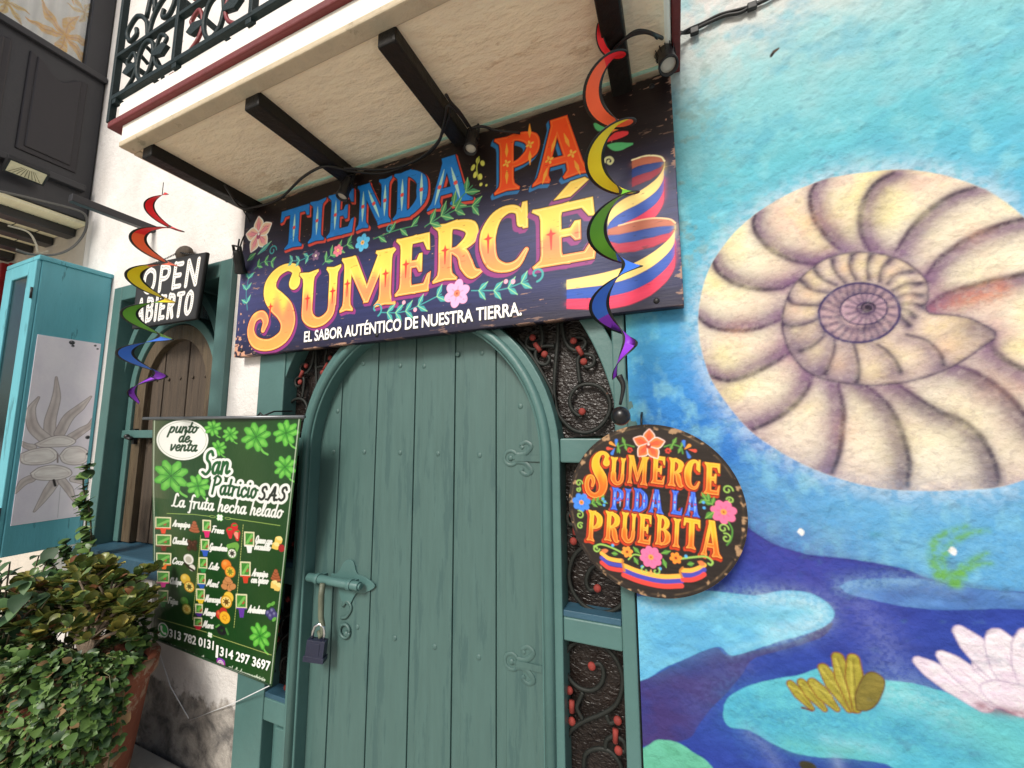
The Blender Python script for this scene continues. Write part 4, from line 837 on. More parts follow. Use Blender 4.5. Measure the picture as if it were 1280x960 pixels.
# ------------------------------------------------------------------ the round sign
def round_sign():
    c0 = (-0.086, 1.408); r = 0.262; YR = -0.062; rot = R(-5.5)
    cv = Canvas(-r*1.02, r*1.02, -r*1.02, r*1.02, 0.0019); X, Z = cv.X, cv.Z
    k2 = lambda a, b, c: C3(a, b, c, 1.0)
    cv.rgb[:] = k2(40,33,30); cv.rgb *= (0.55+0.9*fbm(X*8, Z*160, 3, 3))[..., None]; rad = np.hypot(X, Z)
    sel = np.clip((fbm(X*60, Z*60, 8, 3)-0.62-np.clip((r-rad-0.012)*16, 0, 1))*9, 0, 1)*(rad > r-0.020); cv.rgb = cv.rgb*(1-sel[..., None])+np.array(k2(160,128,96))*sel[..., None]
    ring = np.exp(-((rad-(r-0.010))/0.0022)**2)*np.clip(fbm(X*30, Z*30, 11)*3-1.1, 0, 1); cv.rgb += ring[..., None]*np.array(k2(120,100,74))*0.5
    cp = np.array([math.cos(-rot), math.sin(-rot)])
    def L(px, py):                                     # photo pixel -> face of the disc
        x, z = w2(px, py, YR); dx, dz = x-c0[0], z-c0[1]; return (dx*math.cos(rot)+dz*math.sin(rot), -dx*math.sin(rot)+dz*math.cos(rot))
    A = lambda x, y: L(710+x/5.818, 530+y/5.818); B_ = lambda x, y: L(710+x/5.818, 640+y/5.818)
    def row(s, boxes, face, shadow, fn, hi=None, ow=0.003):
        for ch, xl, xr, yt, yb in zip(s, *zip(*boxes)):
            a = fn(xl, yb); b = fn(xr, yt); p = letter(ch, a[0], b[0], a[1], b[1])
            for k in (1, .5): cv.draw(p, shadow, grow=0.0032, off=(-0.004*k, -0.005*k))
            cv.draw(p, k2(18,12,10), grow=0.0022); cv.draw(p, face(a[1], b[1]))
            if hi: cv.draw(p, hi, grow=-0.0022, inner=0.0006, op=0.6)
            if s.startswith('PIDA'):
                for u in ((.28,.8) if ch in 'PD' else (.3,.68) if ch == 'A' else (.3,) if ch == 'L' else (.5,)): cv.draw(DOT(a[0]+u*(b[0]-a[0]), a[1]+.5*(b[1]-a[1]), .0028), k2(190,80,110)); cv.draw(S([(a[0]+u*(b[0]-a[0]), a[1]+.2*(b[1]-a[1])), (a[0]+u*(b[0]-a[0]), a[1]+.4*(b[1]-a[1]))], [.0006,.0018]), k2(150,190,235)); cv.draw(S([(a[0]+u*(b[0]-a[0]), a[1]+.8*(b[1]-a[1])), (a[0]+u*(b[0]-a[0]), a[1]+.6*(b[1]-a[1]))], [.0006,.0018]), k2(150,190,235))
    def og(z0, z1):
        def f(X, Z):
            q = 1/(1+np.exp(-((Z-z0)/(z1-z0)-0.46-0.05*np.sin(X*220))*16))[..., None]; return np.array(k2(238,104,34))*(1-q)+np.array(k2(252,176,44))*q
        return f
    bl = lambda z0, z1: (lambda X, Z: np.stack([np.full(X.shape, v) for v in k2(46,92,214)], -1))
    row('SUMERCE', [(120,300,205,515),(305,420,250,435),(430,580,240,430),(600,712,240,430),(725,850,255,448),(850,968,262,472),(985,1112,290,505)], og, k2(196,60,28), A, k2(255,214,110))
    row('PIDALA', [(312,402,470,620),(408,460,474,622),(472,578,478,632),(585,700,484,640),(748,838,492,652),(850,962,502,664)], bl, k2(180,62,50), A, k2(120,160,240))
    row('PRUEBITA', [(135,248,0,205),(262,385,8,205),(385,498,15,215),(505,612,25,222),(632,745,32,235),(760,820,52,252),(835,962,58,258),(960,1125,74,310)], og, k2(196,60,28), B_, k2(255,214,110))
    G1, G2 = k2(80,138,58), k2(150,190,90)
    orchid(cv, A(586,150), 0.046, k2(244,130,66), k2(250,226,216), k2(226,74,60))
    for s, pts in ((1, [(700,165),(760,150),(820,170),(835,215)]), (-1, [(480,165),(415,150),(365,170),(360,205)])):
        cv.draw(S([A(*p) for p in pts], .0022), G1)
        for q in ((.25,.9),(.6,1.0)):
            i = A(*pts[1] if q[0] < .5 else pts[2]); 
            leaf(cv, i, (i[0]+s*.010, i[1]+.022), .006, G1, G2); leaf(cv, i, (i[0]-s*.006, i[1]-.018), .005, G1, G2)
    for x, y in ((450,190),(728,195)):
        for k in range(6): q = A(x, y); cv.draw(DOT(q[0]+.006*math.cos(k), q[1]+.006*math.sin(k), .0032), k2(206,64,52))
    for (x, y, dx, dy, c) in ((330,150,-1,.5,k2(240,150,60)),(310,180,-1,0,k2(220,80,60)),(330,195,-.4,-1,k2(64,120,210)),(350,140,.0,1,k2(64,120,210)),(865,170,.7,.7,k2(240,150,60)),(900,190,1,-.1,k2(220,80,60)),(870,215,.5,-1,k2(64,120,210)),(845,150,-.2,1,k2(64,120,210))):
        q = A(x, y); cv.draw(S([(q[0]+dx*.009, q[1]+dy*.009), (q[0]-dx*.008, q[1]-dy*.008)], [.0052,.001]), c)
    flower(cv, A(98,570), 0.030, k2(66,130,220), k2(240,150,70), 7); flower(cv, A(1132,640), 0.034, k2(230,110,150), k2(240,150,70), 7)
    sprig(cv, [A(160,580),A(200,570),A(260,550)], 3, .020, .0055, G1, G2); sprig(cv, [A(1060,600),A(1030,560),A(995,545)], 3, .022, .006, G1, G2); leaf(cv, A(1060,640), A(1000,685), .009, G1, G2)
    for x, y in ((255,545),(268,565),(262,590),(985,570),(990,610)): cv.draw(DOT(*A(x, y), .0042), k2(80,160,220))
    for c_, r_, a_, s_ in ((A(80,430),.012,0,1),(A(1160,480),.014,0,1),(A(1180,555),.010,3,-1),(A(85,660),.014,2,-1),(B_(90,100),.011,1,1),(B_(1130,120),.014,0,1),(B_(1150,190),.014,2,-1),(A(75,475),.008,1,-1)): curl(cv, c_, r_, a_, 1.1, G2, .0019, s_)
    cv.draw(S([B_(1165,70),B_(1195,130),B_(1185,200),B_(1155,240)], .002), G1); cv.draw(S([B_(190,250),B_(240,235),B_(320,260),B_(400,300)], .0026), G2); cv.draw(S([B_(440,345),B_(480,310),B_(540,320)], .002), G2); cv.draw(S([B_(780,345),B_(900,330),B_(1000,325),B_(1050,360),B_(1040,385),B_(1020,375)], .0026), G2)
    curl(cv, B_(205,265), .011, 0, 1, G2, .0022, -1)
    flower(cv, B_(430,290), .017, k2(240,150,60), k2(160,70,30), 6); flower(cv, B_(784,335), .017, k2(240,140,50), k2(160,70,30), 6)
    for a, b in (((520,300),(475,255)),((480,330),(510,380)),((680,300),(745,285)),((690,340),(715,405)),((320,300),(360,305)),((870,380),(915,375))): leaf(cv, B_(*a), B_(*b), .0065, G1, G2)
    # the little flag ribbon
    for k, c in enumerate((k2(246,176,72), k2(72,72,170), k2(222,70,62))):
        o = k*34
        cv.draw(S([B_(245,300+o),B_(290,335+o),B_(345,350+o),B_(390,355+o)], .0062), c); cv.draw(S([B_(405,390+o),B_(520,435+o),B_(680,470+o),B_(825,468+o)], .0070), c); cv.draw(S([B_(835,425+o),B_(900,425+o),B_(960,405+o),B_(990,385+o)], .0062), c)
    cv.draw(PS([B_(240,275),B_(270,268),B_(292,280),B_(268,300)]), k2(214,120,70)); cv.draw(PS([B_(940,358),B_(975,355),B_(998,385),B_(965,392)]), k2(214,120,70)); cv.draw(S([B_(395,350),B_(400,390),B_(412,430)], .003), k2(190,120,50)); cv.draw(S([B_(828,470),B_(815,430),B_(835,405)], .003), k2(190,120,50))
    flower(cv, B_(603,328), .032, k2(228,112,156), k2(240,150,70), 8)
    for x, y in ((540,398),(670,412),(325,243),(858,322)): cv.draw(DOT(*B_(x, y), .0045), k2(90,170,220))
    cv.draw(S([B_(603,445),B_(603,420)], [.0045,.001]), k2(230,160,90)); curl(cv, B_(560,425), .012, 2, .8, G2, .0019); curl(cv, B_(640,430), .012, 1, .8, G2, .0019, -1)
    # disc, painted face on a polar grid
    nr, na = 150, 620; rr = np.linspace(0.0006, r, nr)[:, None]*np.ones((1, na+1)); aa = np.ones((nr, 1))*np.linspace(0, 2*math.pi, na+1)[None]
    x, z = rr*np.cos(aa), rr*np.sin(aa); col = cv.sample(x, z)
    Xw, Zw = x*math.cos(rot)-z*math.sin(rot)+c0[0], x*math.sin(rot)+z*math.cos(rot)+c0[1]
    root = thing('round_sign', (c0[0], YR, c0[1]), 'round dark wooden sign reading SUMERCE PIDA LA PRUEBITA, hung at the edge of the mural', 'sign')
    sheet('sign_disc', np.stack([Xw, np.full(Xw.shape, YR), Zw], -1), col, painted('painted_round_board', 0.28, 0.05, 60, (0.3, 1, 3), 0.4), root, flip=True)
    b = MB(); b.add([(c0[0]+r*1.001*math.cos(t), y, c0[1]+r*1.001*math.sin(t)) for y in (YR, YR+0.022) for t in np.linspace(0, 2*math.pi, 96, endpoint=False)], [(k, (k+1) % 96, 96+(k+1) % 96, 96+k) for k in range(96)]+[tuple(range(96, 192))], True); b.build('disc_rim', mat('pale_sawn_edge', C3(170,150,120), 0.7, 0.2, 20), root)
    b = MB(); b.tube([(-0.105, -0.05, 1.665), (-0.105, -0.03, 1.70), (-0.105, -0.004, 1.71)], 0.004, 6); b.build('hook', BLACK, root)
round_sign()
# ------------------------------------------------------------------ the mural (painted plaster, part of the house)
def mural():
    x0, x1, z0, z1 = DX1-0.004, 1.75, -0.14, 3.40
    cv = Canvas(x0, x1, z0, z1, 0.0031); X, Z = cv.X, cv.Z; KM = 0.79
    c = lambda r, g, b: C3(r, g, b, KM)
    zs = [0.3, 0.9, 1.15, 1.35, 1.60, 1.85, 2.15, 2.45, 2.72, 2.95, 3.4]
    cs = np.array([c(40,80,165), c(70,140,200), c(80,156,212), c(86,164,216), c(48,122,208), c(66,150,220), c(92,184,218), c(108,196,212), c(140,206,214), c(206,222,220), c(234,230,222)])
    zz = Z+0.16*(fbm(X*3, Z*3, 1)-0.5)+0.10*(fbm(X*14, Z*8, 2)-0.5)-0.22*np.clip(X-0.15, 0, 0.6)
    cv.rgb = np.stack([np.interp(zz, zs, cs[:, k]) for k in range(3)], -1)
    def blend(a, col): cv.rgb[:] = cv.rgb*(1-a[..., None])+np.array(col)*a[..., None]
    wp = w2(930, 0); blend(np.clip(1.15*np.exp(-((X-wp[0])/0.22)**2-((Z-wp[1]-0.06)/0.16)**2)+0.5*(fbm(X*9, Z*9, 4)-0.5), 0, 1)*(Z > 2.4), c(228,226,222))
    blend(np.clip((fbm(X*20, Z*14, 5, 5)-0.52)*2.2, 0, 0.5), c(150,216,224)); blend(np.clip((fbm(X*11, Z*11, 6, 5)-0.56)*2.4, 0, 0.45)*(Z > 1.9), c(92,178,206))
    blend(np.exp(-((X-x0)/0.035)**2)*0.55*np.clip(fbm(X*12, Z*6, 14)*2-0.3, 0, 1)*(Z > 1.6), c(110,196,190))
    blend(np.clip((fbm(X*26, Z*26, 15, 4)-0.60)*5, 0, 0.6)*np.exp(-((X-0.0)/0.2)**2)*(Z > 2.2), c(140,168,160))
    M2 = lambda x, y: w2(850+x/2.181, 180+y/2.181); M3 = lambda x, y: w2(780+x/2.56, 600+y/2.56); u = 0.00092
    shell = [(990,255),(938,200),(860,140),(800,110),(720,85),(640,72),(560,72),(480,80),(400,95),(330,120),(260,155),(200,195),(150,240),(110,290),(80,340),(60,400),(50,470),(55,540),(70,600),(90,650),(130,710),(190,780),(260,830),(330,870),(400,900),(480,925),(560,940),(640,945),(720,945),(800,942),(870,935),(938,915),(1010,880),(1080,800),(1120,650),(1120,470),(1060,330)]
    SH = PS([M2(*p) for p in shell], 4)
    cv.draw(SH, c(206,224,238), grow=0.020, soft=0.05, op=0.85, speck=0.6, sscale=60, seed=3)
    m_ = np.zeros(X.shape); tmp = Canvas(x0, x1, z0, z1, 0.0031, (0, 0, 0)); tmp.draw(SH, (1, 1, 1)); msk = tmp.rgb[..., 0]
    base = np.stack([np.full(X.shape, v) for v in c(255,246,216)], -1); n = fbm(X*9, Z*9, 21)[..., None]; base = base*(1-np.clip((n-0.45)*2.2, 0, .8))+np.array(c(242,206,186))*np.clip((n-0.45)*2.2, 0, .8)
    n2 = fbm(X*7+9, Z*7, 22)[..., None]; k2 = np.clip((n2-0.5)*3, 0, .8); base = base*(1-k2)+np.array(c(255,244,176))*k2
    low = np.clip((w2(1085, 480)[1]-Z)/0.25, 0, 0.35)[..., None]; base = base*(1-low)+np.array(c(232,220,206))*low
    cv.rgb = cv.rgb*(1-msk[..., None])+base*msk[..., None]
    PU, DKP, GR = c(112,80,120), c(50,36,62), c(110,94,110); CX, CZ = M2(480, 450)
    # violet shade of the brush along the outer rim below and round the coil
    cv.draw(S([M2(*p) for p in shell[17:32]], 0.026), c(160,128,150), soft=0.055, op=0.65, mask=msk, speck=0.3)
    ribs = [[(980,190),(930,205),(860,225),(780,260),(710,310),(670,360)], [(805,118),(740,140),(680,180),(630,230),(590,290)], [(580,80),(530,110),(500,160),(490,210),(500,260),(520,295)], [(370,108),(355,140),(360,190),(380,230),(410,265),(440,290)],
            [(205,195),(200,220),(215,255),(250,290),(300,315),(360,328),(400,320)], [(90,320),(105,350),(150,380),(210,395),(270,395),(310,380)], [(52,475),(90,500),(150,508),(210,503),(270,480)], [(85,632),(130,645),(190,630),(250,600),(300,568)],
            [(200,778),(260,750),(310,715),(345,670),(362,630)], [(415,895),(432,850),(442,790),(445,720),(430,655)], [(620,930),(625,870),(610,800),(580,730),(545,690),(510,660)], [(870,920),(855,860),(820,800),(770,755),(710,730),(660,700),(600,660)],
            [(980,790),(938,735),(900,690),(850,650),(800,620),(755,605)], [(980,345),(938,355),(860,370),(780,390),(720,410),(680,440)], [(850,535),(855,560),(890,590),(938,615),(1000,640)]]
    for i, rb in enumerate(ribs):
        for d, op, sf in ((0.044, .24, .070), (0.024, .62, .038), (0.011, .88, .020)):
            q = []
            for p in rb:
                x, z = M2(*p); dx, dz = x-CX, z-CZ; L = math.hypot(dx, dz); q.append((x+dz/L*d, z-dx/L*d))
            cv.draw(S(q, 0.016), PU if i not in (10, 11, 12) else GR, soft=sf, op=op, mask=msk, speck=0.10, sscale=90, seed=i)
        q = [M2(*p) for p in rb]; cv.draw(S(q, [.0045,.006,.007,.006,.004]), DKP, soft=0.006, op=0.97, mask=msk, speck=0.12, sscale=150, seed=i+40)
        # warm flush in the middle of the chamber
        x = sum(M2(*p)[0] for p in rb)/len(rb); z = sum(M2(*p)[1] for p in rb)/len(rb); dx, dz = x-CX, z-CZ; L = math.hypot(dx, dz)
        cv.draw(DOT(x-dz/L*0.03, z+dx/L*0.03, 0.02), c(252,240,190) if i % 3 else c(248,196,160), soft=0.06, op=0.5, mask=msk, speck=0.4, seed=i+5)
    cv.draw(S([M2(690,450),M2(780,425),M2(870,400)], [.004,.02,.02]), c(232,120,60), soft=0.03, op=0.6, mask=msk, speck=0.5)
    coil = [(860,512),(800,480),(740,466),(680,462),(668,440),(675,420),(672,380),(650,350),(610,320),(560,303),(500,295),(440,300),(390,318),(345,350),(310,385),(288,430),(278,480),(285,530),(305,575),(340,615),(390,640),(450,652),(520,657),(590,652),(650,640),(710,620),(770,590),(820,555),(855,530)]
    CO = PS([M2(*p) for p in coil], 4); cv.draw(CO, c(136,96,140), grow=0.016, soft=0.06, op=0.75, mask=msk, speck=0.25)
    cv.draw(CO, lambda X, Z: np.array(c(232,210,190))*(1-np.clip((fbm(X*20, Z*20, 33)-.4)*2, 0, .8)[..., None])+np.array(c(238,216,168))*np.clip((fbm(X*20, Z*20, 33)-.4)*2, 0, .8)[..., None])
    tmp = Canvas(x0, x1, z0, z1, 0.0031, (0, 0, 0)); tmp.draw(CO, (1, 1, 1)); mc = tmp.rgb[..., 0]
    cv.draw(S([M2(*p) for p in coil[14:29]], 0.012), c(100,76,120), soft=0.05, op=0.6, mask=mc, speck=0.2); cv.draw(S([M2(800,500),M2(830,505),M2(870,515)], .02), c(74,56,92), soft=.05, op=.85, mask=mc); cv.draw(S([M2(300,500),M2(330,590),M2(420,640)], .02), c(92,72,116), soft=.05, op=.6, mask=mc)
    cc = M2(510, 447)
    def radial(cx, cy, rx0, ry0, n, lenf, w, twist, mask, col, sf, a0=0, a1=360):
        for k in range(n):
            a = R(a0+(a1-a0)*k/n); 
            q = [M2(cx+(rx0+(lenf(a)-rx0)*t)*math.cos(a-twist*t), cy+(ry0+(lenf(a)-ry0)*t*0.96)*math.sin(a-twist*t)) for t in (0, .35, .7, 1)]
            cv.draw(S(q, w), col, soft=sf, op=0.85, mask=mask, speck=0.25, seed=k)
    def reach(a):                                      # distance of the coil's rim along a direction
        best = 120.0
        for i in range(len(coil)):
            x, y = coil[i][0]-485, coil[i][1]-460; d = abs((math.atan2(y, x)-a+math.pi) % (2*math.pi)-math.pi)
            if d < 0.16: best = max(best, math.hypot(x, y))
        return min(best, 215)
    M6 = lambda x, y: w2(970+x/5.335, 300+y/5.335)
    for k, rb in enumerate(([(160,270),(235,330),(345,350)],[(250,190),(300,255),(400,300)],[(375,135),(385,200),(460,285)],[(505,100),(490,180),(530,265)],[(630,95),(610,170),(615,265)],[(760,130),(700,200),(690,275)],[(900,210),(800,230),(745,290)],[(960,290),(860,295),(780,335)],[(975,370),(880,360),(800,385)],[(980,440),(890,420),(805,435)],[(920,510),(860,465),(800,460)],[(890,570),(830,515),(770,505)],[(75,390),(130,430),(300,435)],[(45,560),(120,575),(240,545),(310,500)],[(165,740),(240,710),(310,650),(330,590)],[(330,890),(370,800),(390,720),(390,670)],[(540,945),(555,860),(540,770),(520,700)],[(830,880),(800,810),(740,740),(680,700)],[(1120,830),(1090,750),(1000,670),(870,630)])):
        big = 13 < k; cx, cz = M6(600, 450); q = []
        for p_ in rb:
            x, z = M6(*p_); dx, dz = x-cx, z-cz; L = math.hypot(dx, dz); d = 0.014 if big else 0.006; q.append((x+dz/L*d, z-dx/L*d))
        cv.draw(S(q, [.020,.012,.006] if big else [.010,.006,.004]), c(104,84,122), soft=.035 if big else .018, op=.85, mask=mc, speck=.15, seed=k)
        cv.draw(S([M6(*p_) for p_ in rb], [.006,.004,.0035]), c(54,44,72), soft=.007, op=.95, mask=mc)
        x, z = M6(*rb[1]); dx, dz = x-cx, z-cz; L = math.hypot(dx, dz); d = -0.022 if big else -0.014
        cv.draw(DOT(x+dz/L*d, z-dx/L*d, .010 if big else .006), c(250,236,190) if k % 3 else c(244,200,160), soft=.03 if big else .018, op=.6, mask=mc)
    cv.draw(CO, c(70,54,84), inner=0.0028, soft=0.007, op=0.9, speck=0.25); cv.draw(CO, c(60,46,76), off=(0.001,-0.001), inner=0.0012, op=0.5)
    T3 = EL(*M2(485,460), 98*u*1.02, 88*u*1.08); cv.draw(T3, c(58,48,88), grow=0.003); cv.draw(T3, c(206,174,176), grow=-0.003); cv.draw(T3, c(84,72,120), inner=0.006, soft=.014, op=.6)
    tmp = Canvas(x0, x1, z0, z1, 0.0031, (0, 0, 0)); tmp.draw(T3, (1, 1, 1)); mt = tmp.rgb[..., 0]
    radial(487, 458, 56, 48, 24, lambda a: 96, [.0065,.0045,.0055], -0.12, mt, c(58,50,92), .008)
    T4 = EL(*M2(500,450), 56*u, 46*u*1.05); cv.draw(T4, c(48,42,86), grow=.0035); cv.draw(T4, c(190,158,172)); radial(508, 448, 16, 14, 16, lambda a: 56, [.0035,.0022], -0.1, mt, c(54,46,86), .006)
    T5 = EL(*M2(506,448), 22*u, 18*u); cv.draw(T5, c(84,64,96), inner=.002); cv.draw(DOT(*M2(510,447), .009), c(36,28,48), soft=.006); curl(cv, M2(510,447), .017, 0, 1.4, c(40,32,54), .002)
    blend(msk*np.clip((fbm(X*70, Z*70, 50, 4)-.55)*2, 0, .08), c(250,240,226)); blend(msk*np.clip((fbm(X*100, Z*100, 51, 3)-.6)*3, 0, .14), c(120,96,116))
    # ------- lower landscape
    def poly(pts, col, fn=M3, **k): cv.draw(PS([fn(*p) for p in pts], 4), col, **k)
    tex = lambda col, col2, f=16, s=60: (lambda X, Z: np.array(c(*col))*(1-np.clip((fbm(X*f, Z*f*1.6, s, 5)-.38)*2.4, 0, 1)[..., None])+np.array(c(*col2))*np.clip((fbm(X*f, Z*f*1.6, s, 5)-.38)*2.4, 0, 1)[..., None])
    cv.draw(S([M3(400,100),M3(700,160),M3(1000,200),M3(1280,240)], .09), c(120,184,220), soft=.12, op=.6, speck=.5)
    poly([(-20,60),(60,60),(300,90),(390,148),(430,175),(480,205),(540,225),(600,240),(700,250),(800,265),(900,285),(960,310),(1010,325),(1100,345),(1200,355),(1400,365),(1900,420),(1900,1500),(600,1500),(-20,1500)], tex((46,70,164), (38,58,146)))
    cv.draw(S([M3(400,170),M3(600,300),M3(760,420)], [.08,.10,.05]), c(74,70,160), soft=.14, op=.7, speck=.3); cv.draw(S([M3(390,150),M3(480,208),M3(600,243),M3(800,268),M3(1000,322),M3(1280,362)], .004), c(60,50,120), soft=.012, op=.6, speck=.4)
    poly([(690,340),(740,320),(820,315),(900,315),(960,318),(1040,335),(1150,352),(1400,372),(1400,415),(1200,412),(1100,415),(1000,415),(900,405),(800,385),(720,365)], tex((78,124,190), (98,146,204), 22)); cv.draw(S([M3(700,342),M3(780,330),M3(900,325),M3(1040,340)], .012), c(150,196,222), soft=.03, op=.6, speck=.6); cv.draw(S([M3(860,370),M3(960,350),M3(1100,375)], .010), c(70,88,150), soft=.03, op=.7, speck=.4)
    poly([(-40,640),(60,640),(200,570),(290,535),(330,560),(420,545),(560,510),(665,455),(640,500),(560,530),(420,570),(380,620),(330,680),(280,730),(240,780),(200,830),(70,850),(-40,850)], tex((66,54,116), (54,58,130), 12)); cv.draw(S([M3(220,720),M3(300,640),M3(380,590)], .03), c(90,86,150), soft=.05, op=.5, speck=.6)
    lake = [(-40,370),(60,372),(140,375),(250,355),(330,360),(420,370),(500,355),(580,358),(640,385),(672,420),(665,450),(620,480),(560,500),(500,515),(440,535),(380,555),(340,560),(310,535),(270,540),(200,570),(130,600),(60,640),(-40,640)]
    poly(lake, tex((96,178,222), (128,206,228), 12)); cv.draw(S([M3(440,380),M3(560,385),M3(635,420),M3(590,462),M3(480,490)], .012), c(206,236,244), soft=.035, op=.8, speck=.5); cv.draw(S([M3(60,400),M3(200,390),M3(400,385)], .015), c(176,222,236), soft=.04, op=.6, speck=.6); cv.draw(S([M3(340,545),M3(450,515),M3(560,485)], .008), c(150,214,236), soft=.02, op=.7, speck=.4); cv.draw(S([M3(200,470),M3(350,430),M3(500,440)], .02), c(80,160,206), soft=.05, op=.5, speck=.5); cv.draw(S([M3(90,580),M3(200,540),M3(270,515)], .02), c(84,160,216), soft=.05, op=.6)
    cv.draw(S([M3(760,400),M3(810,480),M3(850,580),M3(900,640)], [.012,.03,.02]), c(120,134,196), soft=.05, op=.55, speck=.6); cv.draw(S([M3(250,800),M3(340,800),M3(420,880)], .02), c(50,80,170), soft=.04, op=.5)
    pond = [(320,720),(340,690),(400,660),(470,640),(560,625),(640,600),(720,610),(830,640),(920,650),(1000,670),(1100,700),(1280,760),(1500,800),(1800,900),(1800,1100),(1300,1000),(900,930),(830,905),(700,890),(620,885),(540,870),(470,840),(400,800),(340,790),(318,760)]
    poly(pond, tex((86,182,204), (106,200,208), 14)); cv.draw(S([M3(400,740),M3(600,770),M3(850,800),M3(1100,850)], .035), c(56,142,190), soft=.09, op=.75, speck=.45); cv.draw(S([M3(850,680),M3(960,710),M3(1060,760)], .02), c(176,222,226), soft=.05, op=.55, speck=.6); cv.draw(S([M3(520,840),M3(640,860),M3(760,870)], .010), c(110,190,170), soft=.03, op=.6, speck=.4); cv.draw(S([M3(640,830),M3(760,850),M3(840,870)], .005), c(160,212,226), soft=.02, op=.6, speck=.5)
    cv.draw(S([M3(1150,800),M3(1250,850),M3(1280,900)], .05), c(110,196,190), soft=.08, op=.6)
    poly([(40,870),(75,850),(110,832),(170,840),(220,870),(280,915),(300,1000),(40,1000)], tex((104,188,160), (90,170,140), 20)); cv.draw(S([M3(400,810),M3(450,850),M3(490,920)], .012), c(110,128,180), soft=.03, op=.7, speck=.4); cv.draw(EL(*M3(588,915), .02, .014), c(60,58,40)); cv.draw(S([M3(680,892),M3(690,930)], .008), c(150,170,200), soft=.02, op=.6)
    # bank flower
    Y1 = c(150,140,52)
    for a, b, r1 in (((600,730),(535,655),18),((640,732),(570,650),20),((680,732),(605,650),22),((720,735),(640,605),24),((735,735),(685,570),26),((745,735),(735,575),26)):
        q = S([M3(*a), M3((a[0]*.4+b[0]*.6), (a[1]*.4+b[1]*.6)), M3(*b)], [r1*.35*.00078, r1*.95*.00078, r1*.62*.00078], 5)
        cv.draw(q, c(136,84,36), grow=.003); cv.draw(q, tex((158,150,54), (182,170,70), 60, 70)); cv.draw(S([M3(*a), M3(*b)], .0016), c(110,90,40), op=.6); cv.draw(S([(M3(*b)[0]-.006, M3(*b)[1]-.004), M3(a[0]-14, a[1]-40)], .002), c(206,196,90), op=.6)
    q = PS([M3(748,735),M3(742,690),M3(770,630),M3(800,618),M3(832,642),M3(822,690),M3(800,725),M3(775,738)]); cv.draw(q, c(96,64,36), grow=.0025); cv.draw(q, tex((122,112,50), (146,132,60), 50, 71))
    cv.draw(S([M3(570,728),M3(600,738)], .003), c(110,60,50), speck=.5)
    # white water lily
    for a, b, r1 in (((1150,715),(945,582),30),((1190,700),(1022,565),32),((1220,640),(1135,590),28),((1280,690),(1075,485),36),((1290,700),(1195,500),48),((1330,700),(1290,500),44),((1360,740),(1170,672),44),((1420,720),(1400,520),44),((1440,740),(1500,580),44)):
        q = S([M3(*a), M3((a[0]+b[0])/2, (a[1]+b[1])/2), M3(a[0]*.2+b[0]*.8, a[1]*.2+b[1]*.8), M3(*b)], [r1*.8*.00078, r1*.00078, r1*.85*.00078, r1*.45*.00078], 5)
        cv.draw(q, c(190,172,196), grow=.0028); cv.draw(q, tex((236,228,236), (222,204,222), 40, 80)); cv.draw(S([M3(*a), M3(a[0]*.3+b[0]*.7, a[1]*.3+b[1]*.7)], .0022), c(206,180,204), op=.6, speck=.4)
    cv.draw(S([M3(1140,722),M3(1200,740),M3(1290,752),M3(1400,760)], .007), c(136,72,88), soft=.014, op=.85, speck=.6, sscale=60)
    # green water plant, paint drops
    for pts in ([(1000,300),(985,240),(1000,190),(1050,160),(1095,148)], [(1020,310),(1020,250),(1050,200),(1110,170),(1165,162)], [(1060,330),(1075,290),(1110,260),(1160,235)], [(1050,330),(1080,300),(1120,275),(1175,268)], [(1010,315),(1040,300),(1085,300)], [(1065,332),(1085,310),(1090,285)]):
        cv.draw(S([M3(*p) for p in pts], [.009,.008,.004]), c(104,172,84), soft=.008, op=.9, speck=.55, sscale=90)
    for x, y in ((565,167),(1050,228)): q = M3(x, y); cv.draw(PS([(q[0]-.008,q[1]),(q[0],q[1]+.011),(q[0]+.009,q[1]+.002),(q[0]+.003,q[1]-.010)]), c(246,246,244))
    cv.draw(EL(*M3(805,175), .012, .006), c(70,146,160), soft=.01, op=.6)
    q = w2(968, 64); cv.draw(S([(q[0]-.010,q[1]-.009),(q[0],q[1]),(q[0]+.011,q[1]+.006)], [.003,.006,.004]), c(84,66,52)); cv.draw(S([(q[0]-.010,q[1]-.014),(q[0]-.004,q[1]-.006)], .004), c(30,28,28))
    # brush strokes everywhere
    st = fbm(X*18+Z*30, Z*60-X*20, 90, 3); cv.rgb *= (0.95+0.10*st)[..., None]; pit = np.clip((fbm(X*24+Z*16, Z*42-X*20, 91, 4)-.66)*7, 0, 1)*np.clip(fbm(X*3, Z*3, 92)*3-1.1, 0, 1)*(1-msk*.7); blend(pit*.45, c(70,110,140)); lt = np.clip((fbm(X*16+Z*12, Z*50-X*24, 93, 4)-.62)*5, 0, 1); cv.rgb *= (1+lt*.10*(1-msk*.7))[..., None]
    dy = (fbm(X*5, Z*5, 101)-.5)*0.006+(fbm(X*14+Z*10, Z*26-X*12, 102, 4)-.5)*0.0055+(fbm(X*55, Z*55, 103, 3)-.5)*0.0030
    rid = np.clip((fbm(X*14+Z*20, Z*14-X*16, 104, 2)-.70)*8, 0, 1)*0.0016
    edge_ = np.clip((X-x0)/0.03, 0, 1)
    P = np.stack([X, (dy-rid)*edge_, Z], -1)
    sheet('mural', P, cv.rgb, painted('painted_mural_plaster', 0.8, 0.8, 38, None, 0.25, bump2=0.0), house)
mural()
